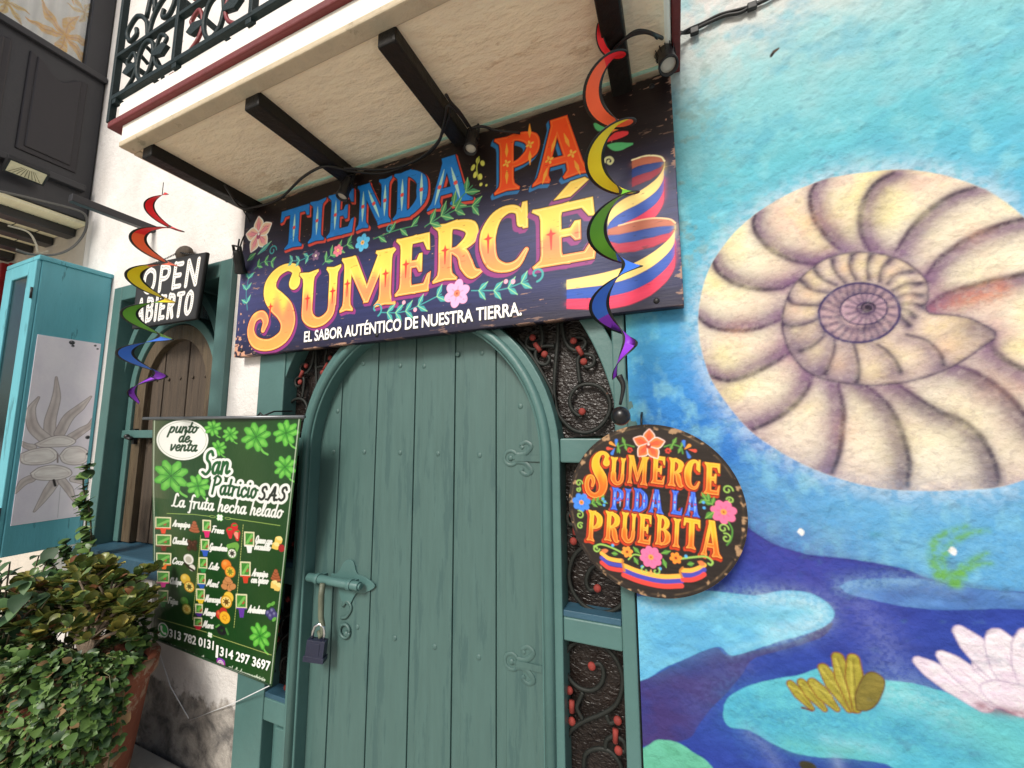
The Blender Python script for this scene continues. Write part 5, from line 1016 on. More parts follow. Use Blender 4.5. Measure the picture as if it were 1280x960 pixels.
# rest of the mural wall beside the picture, painted in the same blue
b = MB(); b.box(1.751, 4.2, 0.0, 0.32, -0.14, 3.40); b.build('blue_wall', mat('blue_wall_paint', C3(70,136,200), 0.8, 0.12, 4, bump=0.5, bscale=18), house)
b = MB(); b.box(DX1-0.004, 1.75, 0.02, 0.32, -0.14, 3.40); b.build('mural_wall_core', PLASTER, house)
# ------------------------------------------------------------------ chalk-black OPEN / ABIERTO sign over the window
def open_sign():
    Yo = -0.085; px = [(178,334),(262,317),(244,398),(165,411)]; TL, TR, BRc, BLc = [np.array(w2(*p, Yo)) for p in px]
    W, H = 0.70, 0.40
    cv = Canvas(0, W, 0, H, 0.002, C3(40,40,43,1.0)); cv.rgb *= (0.8+0.4*fbm(cv.X*30, cv.Z*30, 3))[..., None]
    ed = np.minimum(np.minimum(cv.X, W-cv.X), np.minimum(cv.Z, H-cv.Z)) < 0.014; cv.rgb[ed] = C3(26,26,28,1.0)
    SK = {'O': [[(.5,.97),(.2,.82),(.12,.5),(.2,.18),(.5,.03),(.8,.18),(.88,.5),(.8,.82),(.5,.97)]], 'P': [[(.2,0),(.2,1)], [(.2,.95),(.6,.95),(.84,.85),(.84,.6),(.6,.48),(.2,.48)]], 'E': [[(.2,0),(.2,1)], [(.2,.96),(.85,.96)], [(.2,.5),(.75,.5)], [(.2,.04),(.85,.04)]],
          'N': [[(.16,0),(.16,1)], [(.16,1),(.84,0)], [(.84,0),(.84,1)]], 'A': [[(.06,0),(.5,1)], [(.5,1),(.94,0)], [(.24,.33),(.76,.33)]], 'B': [[(.18,0),(.18,1)], [(.18,.96),(.6,.95),(.78,.85),(.78,.65),(.6,.54),(.18,.53)], [(.18,.53),(.65,.5),(.86,.36),(.84,.16),(.62,.04),(.18,.04)]],
          'I': [[(.5,0),(.5,1)]], 'R': [[(.2,0),(.2,1)], [(.2,.95),(.6,.95),(.84,.85),(.84,.62),(.6,.5),(.2,.5)], [(.5,.5),(.88,0)]], 'T': [[(.5,0),(.5,.96)], [(.08,.96),(.92,.96)]]}
    WH = C3(236,234,230,1.0)
    def wr(s, xs, z0, z1, r):
        for ch, a, b in zip(s, xs[:-1], xs[1:]):
            for pl in SK[ch]:
                pts = [(a+.012+p[0]*(b-a-.024), z0+p[1]*(z1-z0)) for p in pl]; st = S(pts, r, 6) if len(pts) > 2 else ('S', pts, [r, r])
                cv.draw(st, WH)
            for pl in SK[ch]:
                pts = [(a+.012+p[0]*(b-a-.024), z0+p[1]*(z1-z0)) for p in pl]; q = np.array(spline(pts, 10) if len(pts) > 2 else [(pts[0][0]+(pts[1][0]-pts[0][0])*t, pts[0][1]+(pts[1][1]-pts[0][1])*t) for t in np.linspace(0, 1, 12)])
                L = np.concatenate([[0], np.cumsum(np.hypot(*np.diff(q, axis=0).T))])
                for d in np.arange(.008, L[-1], .014): cv.draw(DOT(np.interp(d, L, q[:, 0]), np.interp(d, L, q[:, 1]), .0036), C3(70,70,74,1.0))
    wr('OPEN', [.06,.235,.385,.515,.68], .215, .365, .0155); wr('ABIERTO', [.025,.135,.24,.285,.375,.47,.56,.66], .035, .175, .0145)
    root = thing('open_sign', ((TL[0]+TR[0])/2, Yo, BLc[1]), 'small black board reading OPEN ABIERTO hung on a chain above the shuttered window', 'sign', )
    s, t = (cv.X/W)[..., None], (cv.Z/H)[..., None]; q = (BLc*(1-s)+BRc*s)*(1-t)+(TL*(1-s)+TR*s)*t
    P = np.stack([q[..., 0], np.full(cv.X.shape, Yo)-0.02*t[..., 0], q[..., 1]], -1); sheet('sign_board', P, cv.rgb, painted('chalkboard_paint', 0.6, 0.1, 50), root, back=(0, 0.022, 0))
    nx_, nz_ = w2(226, 316, Yo+0.03)
    b = MB()
    for c in (TL, TR):
        for k in range(26):
            a = k/26; x = c[0]+(nx_-c[0])*a; z = c[1]+(nz_-c[1])*a-0.012*math.sin(a*math.pi); y = Yo-0.01+0.03*a
            L = math.hypot(nx_-c[0], nz_-c[1])/26; d = (np.array((nx_, nz_))-c)/math.hypot(nx_-c[0], nz_-c[1])
            pts = [(x+d[0]*L*.75*math.cos(w)-(d[1]*.0045*math.sin(w) if k % 2 else 0), y+(0 if k % 2 else .0045*math.sin(w)), z+d[1]*L*.75*math.cos(w)+(d[0]*.0045*math.sin(w) if k % 2 else 0)) for w in np.linspace(0, 6.283, 8)]
            b.tube(pts, 0.0016, 4, cap=False)
    b.build('chain', BLACK, root)
    b = MB(); b.sphere((nx_, -0.035, nz_), 0.06, 14, 9, (1.15, 0.6, 0.85)); o = b.build('wooden_knob', OLDWOOD, root)
open_sign()

# ------------------------------------------------------------------ the ice cream banner
BQ = [(191,523),(377,521),(340,857),(189,797)]
def b_px(s, t):                                        # s left-right, t bottom-top -> photo position of that point of the cloth
    x = (BQ[3][0]*(1-s)+BQ[2][0]*s)*(1-t)+(BQ[0][0]*(1-s)+BQ[1][0]*s)*t; z = (BQ[3][1]*(1-s)+BQ[2][1]*s)*(1-t)+(BQ[0][1]*(1-s)+BQ[1][1]*s)*t
    return x+1.5*np.sin(t*5)*(1-s)*np.sin(t*3.14), z
def b_Y(s, t): return -0.165+0.105*(1-t)+0.014*np.sin(s*9+t*2.0)*np.sin(t*3.14)+0.008*np.sin(s*4-t*7)+0.05*np.exp(-s/0.035)*np.sin(t*3.14)
def b_pos(s, t):
    x, z = b_px(s, t); d = VF+np.multiply.outer((x-640)/FPX, VR)+np.multiply.outer((480-z)/FPX, VU)
    return CAM+d*((b_Y(s, t)-CAM[1])/d[..., 1])[..., None]
def b_inv(px, py):
    s, t = (px-190)/170.0, 1-(py-523)/300.0
    for _ in range(12):
        x, z = b_px(s, t); h = 1e-4; xa, za = b_px(s+h, t); xb, zb = b_px(s, t+h)
        J = np.array([[(xa-x)/h, (xb-x)/h], [(za-z)/h, (zb-z)/h]]); d = np.linalg.solve(J, [px-x, py-z]); s += d[0]; t += d[1]
    return (float(s), float(t)*1.72)
def banner():
    cv = Canvas(0, 1, 0, 1.72, 0.0026); X, Z = cv.X, cv.Z; k = 1.0; c = lambda r, g, b: C3(r, g, b, 0.80)
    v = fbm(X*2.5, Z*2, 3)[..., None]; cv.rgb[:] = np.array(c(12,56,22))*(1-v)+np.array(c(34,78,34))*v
    gloss = np.exp(-((X+0.55*Z-0.62)/0.10)**2)*0.5*(Z > .5); cv.rgb = cv.rgb*(1-gloss[..., None])+np.array(c(70,88,42))*gloss[..., None]  # sheen of the vinyl painted into the colour: soft streaks, pale left edge
    gloss = np.exp(-((X+0.25*Z-1.0)/0.14)**2)*0.35; cv.rgb = cv.rgb*(1-gloss[..., None])+np.array(c(56,84,40))*gloss[..., None]
    gloss = np.exp(-(X/0.1)**2)*0.5*(Z > 1.1); cv.rgb = cv.rgb*(1-gloss[..., None])+np.array(c(110,112,84))*gloss[..., None]
    F = lambda x, y: b_inv(160+x/4.0, 500+y/4.0); G = lambda x, y: b_inv(160+x/4.0, 680+y/4.0); u = 1/690.0   # u: one unit of the 4x view
    W, DG = c(244,246,240), c(16,62,30)
    def clover(x, y, r, f=F, n=4, rot=0.5, stem_=True):
        ctr = f(x, y)
        if stem_: cv.draw(S([ctr, (ctr[0]+r*.5, ctr[1]-r*.9), (ctr[0]+r*.9, ctr[1]-r*1.15)], r*.07), c(110,190,80))
        for q in range(n):
            a = rot+q*6.283/n
            for d in (-.34, .34):
                tip = (ctr[0]+r*.85*math.cos(a+d), ctr[1]+r*.85*math.sin(a+d)); m_ = (ctr[0]+r*.55*math.cos(a+d*.9), ctr[1]+r*.55*math.sin(a+d*.9))
                p = S([(ctr[0]+r*.1*math.cos(a), ctr[1]+r*.1*math.sin(a)), m_, tip], [r*.06, r*.27, r*.16], 4); cv.draw(p, c(40,110,36), grow=r*.03); cv.draw(p, c(78,170,56)); cv.draw(S([m_, tip], [r*.16, r*.05]), c(140,220,96), soft=r*.15, op=.7)
            cv.draw(S([ctr, (ctr[0]+r*.7*math.cos(a), ctr[1]+r*.7*math.sin(a))], r*.03), c(40,110,40))
    # round white badge
    o = F(272,200); E_ = EL(o[0], o[1], 122*u, 104*u, 0, 48); cv.draw(E_, W); cv.draw(E_, c(120,140,110), grow=-.014, inner=.0012)
    for s, x0, x1, y in (('punto',203,343,163),('de',250,305,210),('venta',207,342,252)):
        a, b = F(x0, y), F(x1, y); cv.draw(pen(s, a[0], b[0], a[1], .088, .0068, .25), DG)
    for x, y, r, rt in ((425,140,.058,.3),(512,172,.055,.7),(452,240,.055,.5),(790,165,.085,.4),(785,335,.078,.9),(215,380,.125,.75),(350,430,.085,.3),(640,185,.10,.6)): clover(x, y, r, rot=rt)
    clover(660,460,.085,G,4,.75); clover(459,588,.028,F,4,.78,False); clover(410,455,.022,G,4,.78,False)
    for x, y, f, r in ((459,588,F,.022),(410,455,G,.018)):
        ctr = f(x, y)
        for q in range(4): cv.draw(DOT(ctr[0]+r*.6*math.cos(.78+q*1.571), ctr[1]+r*.6*math.sin(.78+q*1.571), r*.5), W)
    # San Patricio
    def fat(s, x0, x1, y0, y1, h, r, f=F):
        a, b = f(x0, y0), f(x1, y1); sl = (b[1]-a[1])/(b[0]-a[0]); return pen(s, a[0], b[0], a[1], h, r, .12, lambda x, z: (x, z+(x-a[0])*sl))
    p = fat('San', 368, 505, 372, 368, .165, .0105); q = fat('Patricio', 415, 640, 468, 492, .130, .0085); w = fat('S.A.S', 652, 785, 497, 503, .085, .0085)
    for g in (p+q+w,): cv.draw(g, W, grow=.017)
    cv.draw(p, c(28,92,44)); cv.draw(q, c(24,80,40)); cv.draw(w, c(30,40,34))
    cv.draw(fat('La fruta hecha helado', 218, 768, 530, 590, .098, .0058), W)
    for pts in ([(195,567),(330,572),(410,582)], [(510,592),(640,610),(760,628)]): cv.draw(('S', [F(*p) for p in pts], [.0022]*3), c(150,180,90))
    for x, y in ((422,583),(500,592)): cv.draw(EL(*F(x, y), .022, .007), c(150,180,90), inner=.0016)
    # price list: little tubs with handles, names, fruit
    T = lambda x, y: b_inv(180+x/6.856, 640+y/6.856)
    rows = [(100,45,228,135,185,C3(230,70,40),'Arequipe',245,390,120),(105,195,230,285,335,C3(110,44,34),'Chocolate',245,375,268),(108,352,230,445,490,C3(236,112,40),'Coco',240,330,440),(110,510,215,600,645,C3(214,40,140),'Cholupa',222,315,612),(115,672,205,765,815,C3(40,130,60),'Feijoa',205,285,780),
            (505,70,570,160,218,C3(214,40,110),'Fresa',578,680,172),(490,235,555,325,380,C3(50,90,190),'Guanabana',560,710,322),(472,390,540,480,520,C3(40,140,70),'Lulo',552,635,485),(462,528,525,615,655,C3(40,90,180),'Maní',535,630,632),(450,660,518,750,785,C3(236,200,50),'Maracuyá',522,655,765),(442,790,500,865,895,C3(90,50,150),'Mango',510,608,880),(430,905,495,975,1010,C3(200,40,70),'Mora',502,590,985),
            (862,172,942,285,350,C3(240,240,236),'Queso con',952,1095,262),(0,0,0,0,0,None,'bocadillo',945,1078,318),(828,428,910,545,610,C3(206,60,36),'Arequipe',925,1055,545),(0,0,0,0,0,None,'con queso',915,1058,602),(790,705,880,820,905,C3(100,56,160),'Arándanos',890,1035,858)]
    for x0, y0, x1, y1, y2, col, name, tx0, tx1, ty in rows:
        if col:
            P4 = [T(x0, y0), T(x1, y0+4), T(x1-2, y1+3), T(x0, y1)]; cv.draw(PL(P4), c(226,222,180), grow=.004); cv.draw(PL(P4), c(66,140,52), grow=-.006); m_ = T((x0+x1)/2+12, (y0+y1)/2+10); cv.draw(DOT(m_[0], m_[1], .014), c(170,90,60)); cv.draw(S([T(x0+22, y1-22), T(x1-20, y0+30)], .009), c(120,190,90))
            xm = (x0+x1)/2; cv.draw(PL([T(x0-2, y1), T(x1, y1+4), T(x1, y1+14), T(x0-2, y1+10)]), col); cv.draw(PL([T(xm-24, y1+8), T(xm+26, y1+10), T(xm+18, y2), T(xm-14, y2)]), col)
        a, b = T(tx0, ty), T(tx1, ty+14); sl = (b[1]-a[1])/(b[0]-a[0]); cv.draw(pen(name, a[0], b[0], a[1], .046, .0042, .3, lambda x, z: (x, z+(x-a[0])*sl)), W)
    D = lambda x, y, r, col, hi=None: (cv.draw(DOT(*T(x, y), r), tuple(q*.5 for q in col), grow=.003), cv.draw(DOT(*T(x, y), r), col), hi and cv.draw(DOT(T(x, y)[0]-r*.3, T(x, y)[1]+r*.3, r*.35), hi, soft=r*.3, op=.7))
    def half(x, y, r, rim, flesh, seed_): 
        D(x, y, r, rim); q = T(x, y); cv.draw(DOT(q[0], q[1], r*.8), flesh); cv.draw(DOT(q[0], q[1], r*.42), seed_)
        for k in range(7): cv.draw(DOT(q[0]+r*.55*math.cos(k*.9), q[1]+r*.55*math.sin(k*.9), r*.11), seed_)
    BRN = c(140,72,44)
    for x, y in ((432,150),(1130,565)):
        for k in range(4): cv.draw(EL(*T(x, y+10-k*22), (.038-.008*k), .014), c(120,60,36), grow=.002); cv.draw(EL(*T(x, y+10-k*22), (.038-.008*k), .012), c(170,96,60))
    for k in range(9): D(412+34*math.cos(k*.8)*(.4+.6*(k % 2)), 285+38*math.sin(k*.8)*(.4+.6*(k % 2)), .016, c(70,40,28), c(120,80,60))
    D(382,405,.036,c(238,236,228)); cv.draw(DOT(*T(382,408), .024), c(190,186,170)); D(412,478,.022,c(236,232,222)); cv.draw(S([T(350,440), T(385,475), T(425,500)], .008), c(50,36,28))
    for x, y in ((355,575),): D(x, y, .036, c(226,186,60), c(250,230,140))
    half(388,640,.038,c(216,160,50),c(244,220,120),c(90,80,30)); D(345,765,.030,c(84,150,60),c(150,200,100)); half(365,832,.036,c(150,150,60),c(238,220,130),c(210,170,70))
    for x, y in ((735,185),(775,150),(795,205)): cv.draw(S([T(x, y-25), T(x+5, y+30)], [.026,.012]), c(206,34,40)); cv.draw(S([T(x-10, y-35), T(x+14, y-38)], .006), c(60,140,50))
    cv.draw(S([T(790,190), T(800,225)], [.016,.006]), c(244,150,130)); cv.draw(S([T(725,295), T(790,285), T(795,330)], [.016,.020,.008]), c(110,170,70)); half(755,355,.036,c(80,130,60),c(240,240,228),c(60,60,50))
    D(705,455,.036,c(236,130,40),c(250,180,90)); half(738,512,.038,c(230,140,40),c(236,190,60),c(120,130,40))
    for x, y in ((700,600),(740,610),(690,640),(735,650),(720,580),(760,640)): cv.draw(EL(*T(x, y), .026, .019, x*.1), c(120,70,36), grow=.002); cv.draw(EL(*T(x, y), .026, .019, x*.1), c(204,140,84))
    D(725,730,.036,c(240,200,70)); half(705,770,.042,c(226,170,50),c(250,220,130),c(110,80,30)); D(650,880,.030,c(206,60,44),c(240,140,80)); D(680,855,.028,c(196,50,44)); D(692,905,.040,c(244,186,50)); 
    for k in range(6): cv.draw(DOT(T(692,905)[0]+.016*math.cos(k), T(692,905)[1]+.016*math.sin(k), .006), c(214,140,30))
    for k in range(8): q = G(468, 432); cv.draw(DOT(q[0]+.026*math.cos(k*.8), q[1]+.022*math.sin(k*.8), .013), c(30,28,36))
    cv.draw(S([G(440,415), G(455,405)], .006), c(90,150,70)); cv.draw(S([G(490,425), G(500,450)], .008), c(70,130,60))
    for x, y in ((1150,240),(1125,290)): cv.draw(PS([T(x-32,y+20),T(x-20,y-25),T(x+20,y-30),T(x+36,y),T(x+20,y+34)]), c(244,206,100)); cv.draw(PS([T(x-20,y-25),T(x+20,y-30),T(x+36,y),T(x,y+2)]), c(250,230,150))
    cv.draw(DOT(*T(1178,310), .024), c(170,40,44))
    for x, y in ((1115,620),(1145,640)): cv.draw(PS([T(x-30,y+30),T(x-22,y-25),T(x+20,y-32),T(x+26,y+5),T(x+10,y+38)]), c(240,204,110)); cv.draw(PS([T(x-22,y-25),T(x+20,y-32),T(x+26,y+5),T(x,y)]), c(250,228,150))
    for x, y in ((1065,870),(1100,850),(1085,895),(1120,880)): D(x, y, .021, c(70,66,120), c(150,150,190))
    for x, y in ((1070,800),(1105,785),(1115,920)): cv.draw(EL(*T(x, y), .020, .011, .8), c(100,170,70))
    # dashed rules
    def dash(a, b, n=40):
        for q in range(n): cv.draw(S([(a[0]+(b[0]-a[0])*q/n, a[1]+(b[1]-a[1])*q/n), (a[0]+(b[0]-a[0])*(q+.55)/n, a[1]+(b[1]-a[1])*(q+.55)/n)], .0018), c(196,204,120))
    dash(G(150,372), G(395,442)); dash(G(425,458), G(720,556)); dash(T(485,200), T(415,930)); dash(T(850,110), T(770,1000))
    # telephone line and handles
    q = G(176,430); cv.draw(EL(q[0], q[1], .044, .056), W); cv.draw(PL([G(150,448), G(147,470), G(172,466)]), W); cv.draw(EL(q[0], q[1], .036, .047), c(40,160,70)); cv.draw(S([(q[0]-.016,q[1]+.020),(q[0]-.014,q[1]-.006),(q[0]+.004,q[1]-.024),(q[0]+.018,q[1]-.022)], [.009,.005,.005,.009]), W)
    q = G(463,602); P4 = PS([(q[0]-.03,q[1]-.034),(q[0]+.03,q[1]-.034),(q[0]+.03,q[1]+.034),(q[0]-.03,q[1]+.034)], 3)
    cv.draw(P4, lambda X, Z: np.stack([np.interp(Z, [q[1]-.03, q[1]+.03], [a, b]) for a, b in zip(c(240,90,90), c(150,60,200))], -1)); cv.draw(EL(q[0], q[1], .013, .016), W, inner=.003); cv.draw(EL(q[0], q[1], .023, .027), W, inner=.0026)
    q = G(160,487); cv.draw(DOT(q[0], q[1], .016), c(30,30,36)); cv.draw(DOT(q[0]+.008, q[1], .008), c(230,150,40)); cv.draw(DOT(q[0]-.006, q[1]-.004, .007), c(200,50,60))
    for s, a, b, h in (('heladosanpatricio@gmail.com', G(190,512), G(406,590), .030), ('@heladossanpatricio', G(497,628), G(682,690), .034)):
        sl = (b[1]-a[1])/(b[0]-a[0]); cv.draw(pen(s, a[0], b[0], a[1], h, .0030, .25, lambda x, z: (x, z+(x-a[0])*sl)), c(214,226,206))
    # pale hems
    for xx in (0.012, 0.985): cv.draw(S([(xx, 0), (xx, 1.72)], .0035), c(190,206,180), op=.8)
    root = thing('ice_cream_banner', tuple(b_pos(np.float64(0.5), np.float64(0.0))), 'green ice cream banner with price list and phone numbers hanging between window and door', 'banner')
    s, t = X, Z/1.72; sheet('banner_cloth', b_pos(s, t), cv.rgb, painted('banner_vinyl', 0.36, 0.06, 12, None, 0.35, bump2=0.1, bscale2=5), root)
    b = MB()
    a0, a1, b1 = G(210,460), G(432,535), G(716,638)
    def lay(x, z): s, t = x, z/1.72; p = b_pos(np.float64(s), np.float64(t)); d = p-CAM; return p+np.array((0, -0.0025, 0.0))
    for s_, p0, p1 in (('313 782 0131', G(208,462), G(430,528)), ('|', G(441,550), G(453,553)), ('314 297 3697', G(461,555), G(712,634))):
        b = MB(); sl = (p1[1]-p0[1])/(p1[0]-p0[0]); text_on(b, s_, lambda x, z: lay(x, z+(x-p0[0])*sl), p0[0], p1[0], p0[1], p0[1]+(.062 if s_ != '|' else .07), bold=(0.03 if s_ != '|' else 0), shear=0.0)
        b.build('phone_number' if s_ != '|' else 'divider', mat('white_print', C3(240,242,238,0.95), 0.4, 0.03, 20), root)
    b = MB(); L, Rr = b_pos(np.float64(-0.06), np.float64(1.0)), b_pos(np.float64(1.02), np.float64(1.0)); b.tube([L, Rr], 0.008, 10); b.build('top_rod', mat('grey_metal_rod', C3(120,124,128), 0.35, 0.1, 8, metal=0.6), root)
    b = MB(); L, Rr = b_pos(np.float64(-0.0), np.float64(0.0)), b_pos(np.float64(1.0), np.float64(0.0)); b.tube([L, Rr], 0.004, 8); b.build('bottom_rod', mat('dark_green_rod', C3(30,64,36), 0.4, 0.1, 8), root)
    hk = b_pos(np.float64(0.72), np.float64(1.0)); b = MB(); b.tube([tuple(hk), (hk[0], -0.09, hk[2]+0.03), (hk[0]+0.01, -0.002, hk[2]+0.035)], 0.004, 6); b.tube([tuple(hk+np.array((-.02,0,.004))), tuple(hk+np.array((0,0,.02))), tuple(hk+np.array((.02,0,.004)))], 0.004, 6); b.build('hanger', BLACK, root)
    b = MB(); e = at(236, 898, 0.0); p0 = b_pos(np.float64(0.03), np.float64(0.0)); b.tube([tuple(p0), tuple(at(213,858,-0.02)), tuple(e)], 0.0024, 5); b.build('tie_cord', mat('white_cord', C3(226,228,230), 0.6, 0.05, 8), root)
    b = MB(); p0 = b_pos(np.float64(0.99), np.float64(0.0)); b.tube([tuple(p0), tuple(at(290,880,-0.02)), tuple(at(238,900,0.0))], 0.0024, 5); b.build('tie_cord', MATS['white_cord'], root)
banner()

# ------------------------------------------------------------------ teal display cabinet with a painted side
def cabinet():
    X1 = -3.632; X0 = -4.08; D0 = -0.338; Z0, Z1 = 0.94, 2.765
    root = thing('display_cabinet', ((X0+X1)/2, D0/2, Z0), 'tall teal wooden display cabinet on the wall, its side painted with a pale sun face', 'cabinet')
    b = MB(); b.box(X1-0.03, X1, D0, -0.002, Z0, Z1-0.03); b.box(X0, X0+0.03, D0, -0.002, Z0, Z1-0.03); b.box(X0+0.03, X1-0.03, -0.03, -0.002, Z0, Z1-0.03)
    b.box(X0+0.03, X1-0.03, D0+0.02, -0.03, Z0, Z0+0.03); b.box(X0-0.01, X1+0.012, D0-0.018, -0.001, Z1-0.03, Z1); b.build('case', TEALB, root, bevel=0.005)
    b = MB(); b.box(X1-0.11, X1-0.002, D0-0.022, D0-0.001, Z0+0.005, Z1-0.035); b.box(X0+0.002, X0+0.11, D0-0.022, D0-0.001, Z0+0.005, Z1-0.035); b.box(X0+0.11, X1-0.11, D0-0.022, D0-0.001, Z1-0.12, Z1-0.035); b.box(X0+0.11, X1-0.11, D0-0.022, D0-0.001, Z0+0.005, Z0+0.10)
    dr = b.build('glazed_door', TEALB, root, bevel=0.004)
    b = MB(); b.box(X0+0.11, X1-0.11, D0-0.012, D0-0.008, Z0+0.10, Z1-0.12); b.build('door_glass', mat('dark_cabinet_glass', C3(26,50,54), 0.16, 0.3, 3, spec=0.25), dr)
    for z in (Z0+0.25, Z1-0.25): b = MB(); b.tube([(X1-0.004, D0-0.026, z-0.035), (X1-0.004, D0-0.026, z+0.035)], 0.006, 8); b.build('hinge', BLACK, dr)
    cv = Canvas(-0.316, -0.022, 1.115, 2.262, 0.0022); Q = lambda x, y: (lambda p: (float(p[1]), float(p[2])))(atx(x/2.4, 280+y/2.4, X1)); c = lambda r, g, b: C3(r, g, b, 1.18)
    n = fbm(cv.X*12, cv.Z*6, 3, 5)[..., None]; cv.rgb[:] = np.array(c(232,228,232))*(1-n*.7)+np.array(c(196,188,206))*n*.7
    TP, DT, LT = c(178,164,162), c(146,132,132), c(236,230,226)
    for pts, w in (([(150,640),(150,590),(168,520),(168,460)], [16,15,11,2]), ([(135,645),(100,610),(92,560),(115,520)], [17,15,11,2]), ([(178,628),(205,580),(240,550),(272,518)], [15,15,12,2]), ([(215,640),(245,620),(268,605),(276,585)], [15,13,9,2]), ([(95,670),(78,665),(64,655)], [11,8,3]), ([(165,770),(145,800),(125,830),(102,862)], [14,14,9,2]), ([(185,770),(205,795),(215,815),(226,836)], [11,11,7,2]), ([(90,765),(70,775),(45,806)], [13,11,3]), ([(220,765),(245,772),(265,778)], [11,9,3])):
        p = S([Q(*q) for q in pts], [v*.0016 for v in w], 7); cv.draw(p, DT, grow=.003); cv.draw(p, lambda X, Z: np.array(TP)*(1-np.clip(fbm(X*40, Z*14, 8), 0, 1)[..., None]*.7)+np.array(LT)*np.clip(fbm(X*40, Z*14, 8), 0, 1)[..., None]*.7)
        cv.draw(S([Q(*q) for q in pts], [v*.0004 for v in w], 7), DT, op=.5, soft=.006)
    for pts in ([(105,660),(150,640),(190,635),(225,650),(205,665),(160,668),(120,668)], [(62,690),(100,676),(150,672),(172,695),(150,715),(100,722),(65,715)], [(178,695),(200,672),(235,668),(262,684),(258,712),(225,722),(190,715)], [(92,748),(120,730),(165,724),(205,735),(212,752),(180,765),(130,768),(100,762)]):
        p = PS([Q(*q) for q in pts], 5); cv.draw(p, DT, grow=.004); cv.draw(p, lambda X, Z: np.array(LT)*(1-np.clip(fbm(X*16, Z*60, 9)-.3, 0, 1)[..., None])+np.array(TP)*np.clip(fbm(X*16, Z*60, 9)-.3, 0, 1)[..., None])
        cv.draw(PS([Q(*q) for q in pts], 5), TP, grow=-.012, inner=.0016, op=.6)
    cv.draw(S([Q(160,768), Q(165,785)], .006), c(40,36,38)); cv.draw(S([Q(172,690), Q(172,715)], .004), DT)
    for x, y, r in ((215,356,.014),(218,366,.008),(285,365,.007),(292,375,.006),(263,690,.010),(262,640,.012)): cv.draw(DOT(*Q(x, y), r), c(30,34,38), speck=.3)
    cv.draw(S([Q(180,790), Q(172,880)], .001), c(120,120,130), op=.7)
    P = np.stack([np.full(cv.X.shape, X1+0.004), cv.X, cv.Z], -1); sheet('painted_panel', P, cv.rgb, painted('chalky_painting', 0.8, 0.15, 40), root, back=(-0.0045, 0, 0))
cabinet()

# ------------------------------------------------------------------ spiral wind spinners
RAIN = [C3(232,26,40,1.1), C3(245,100,60,1.1), C3(250,214,30,1.1), C3(104,172,44,1.1), C3(52,110,215,1.1), C3(130,46,190,1.1)]
RM = [mat('spinner_'+n, c, 0.55, 0.08, 9, bump=0.1, bscale=18) for n, c in zip(('red','orange','yellow','green','blue','violet'), RAIN)]
def spinner(x, y, ztop, zb, Rm, w, turns, ph, label, order, ball=None, sg=1, hang=None):
    root = thing('wind_spinner', (x, y, ztop), label, 'wind spinner', 'rainbow wind spinners')
    b = MB(); n = int(turns*36); vs = []
    for i in range(n+1):
        t = i/n; a = ph+sg*2*math.pi*turns*t; env = min(1, 0.35+4*t, 0.25+5*(1-t)); r1 = Rm*env; ww = w*env
        z = ztop+(zb-ztop)*t
        for k in (0, .16, .84, 1.0): vs.append((x+(r1-ww*(1-k))*math.cos(a), y+(r1-ww*(1-k))*math.sin(a), z-0.012*k))
    for i in range(n):
        cidx = order[min(len(order)-1, int(i/n*len(order)))]
        for k in range(3): b.cur = 6 if k != 1 else cidx; b.add([vs[i*4+k], vs[i*4+k+1], vs[(i+1)*4+k+1], vs[(i+1)*4+k]], [(0,1,2,3)], True)
    o = b.build('ribbon', RM+[CABLE], root); md = o.modifiers.new('cloth', 'SOLIDIFY'); md.thickness = 0.0016; bmw = bmesh.new(); bmw.from_mesh(o.data); bmesh.ops.remove_doubles(bmw, verts=bmw.verts, dist=1e-5); bmw.to_mesh(o.data); bmw.free()
    b = MB(); b.tube([(x, y, hang or ztop+0.12), (x, y, ztop-0.01)], 0.0018, 5); b.build('hanging_wire', CABLE, root)
    if ball:
        b = MB(); q = spline([(x, y, zb), (x+0.01, y, zb-0.03), (x, y, ball+0.03)], 5); b.tube(q, [0.010-0.0006*i for i in range(len(q))], 6); b.build('tail', CABLE, root)
        b = MB(); b.sphere((x, y, ball), 0.026, 18, 12); b.build('weight_ball', mat('black_ball', C3(22,22,24), 0.3, 0.1, 8), root)
spinner(-2.345, -0.35, 2.86, 1.80, 0.102, 0.064, 5.6, R(20), 'small rainbow spiral wind spinner hanging in front of the shuttered window', [0,0,0,1,1,2,2,3,3,4,4,5,5], sg=-1, hang=2.915)
spinner(-0.138, -0.30, 2.90, 1.80, 0.076, 0.057, 5.0, R(-150), 'large rainbow spiral wind spinner with black ball hanging before the ribbon on the long sign', [0,0,1,1,2,2,3,3,4,4,5,5], ball=1.69, sg=-1, hang=2.914)

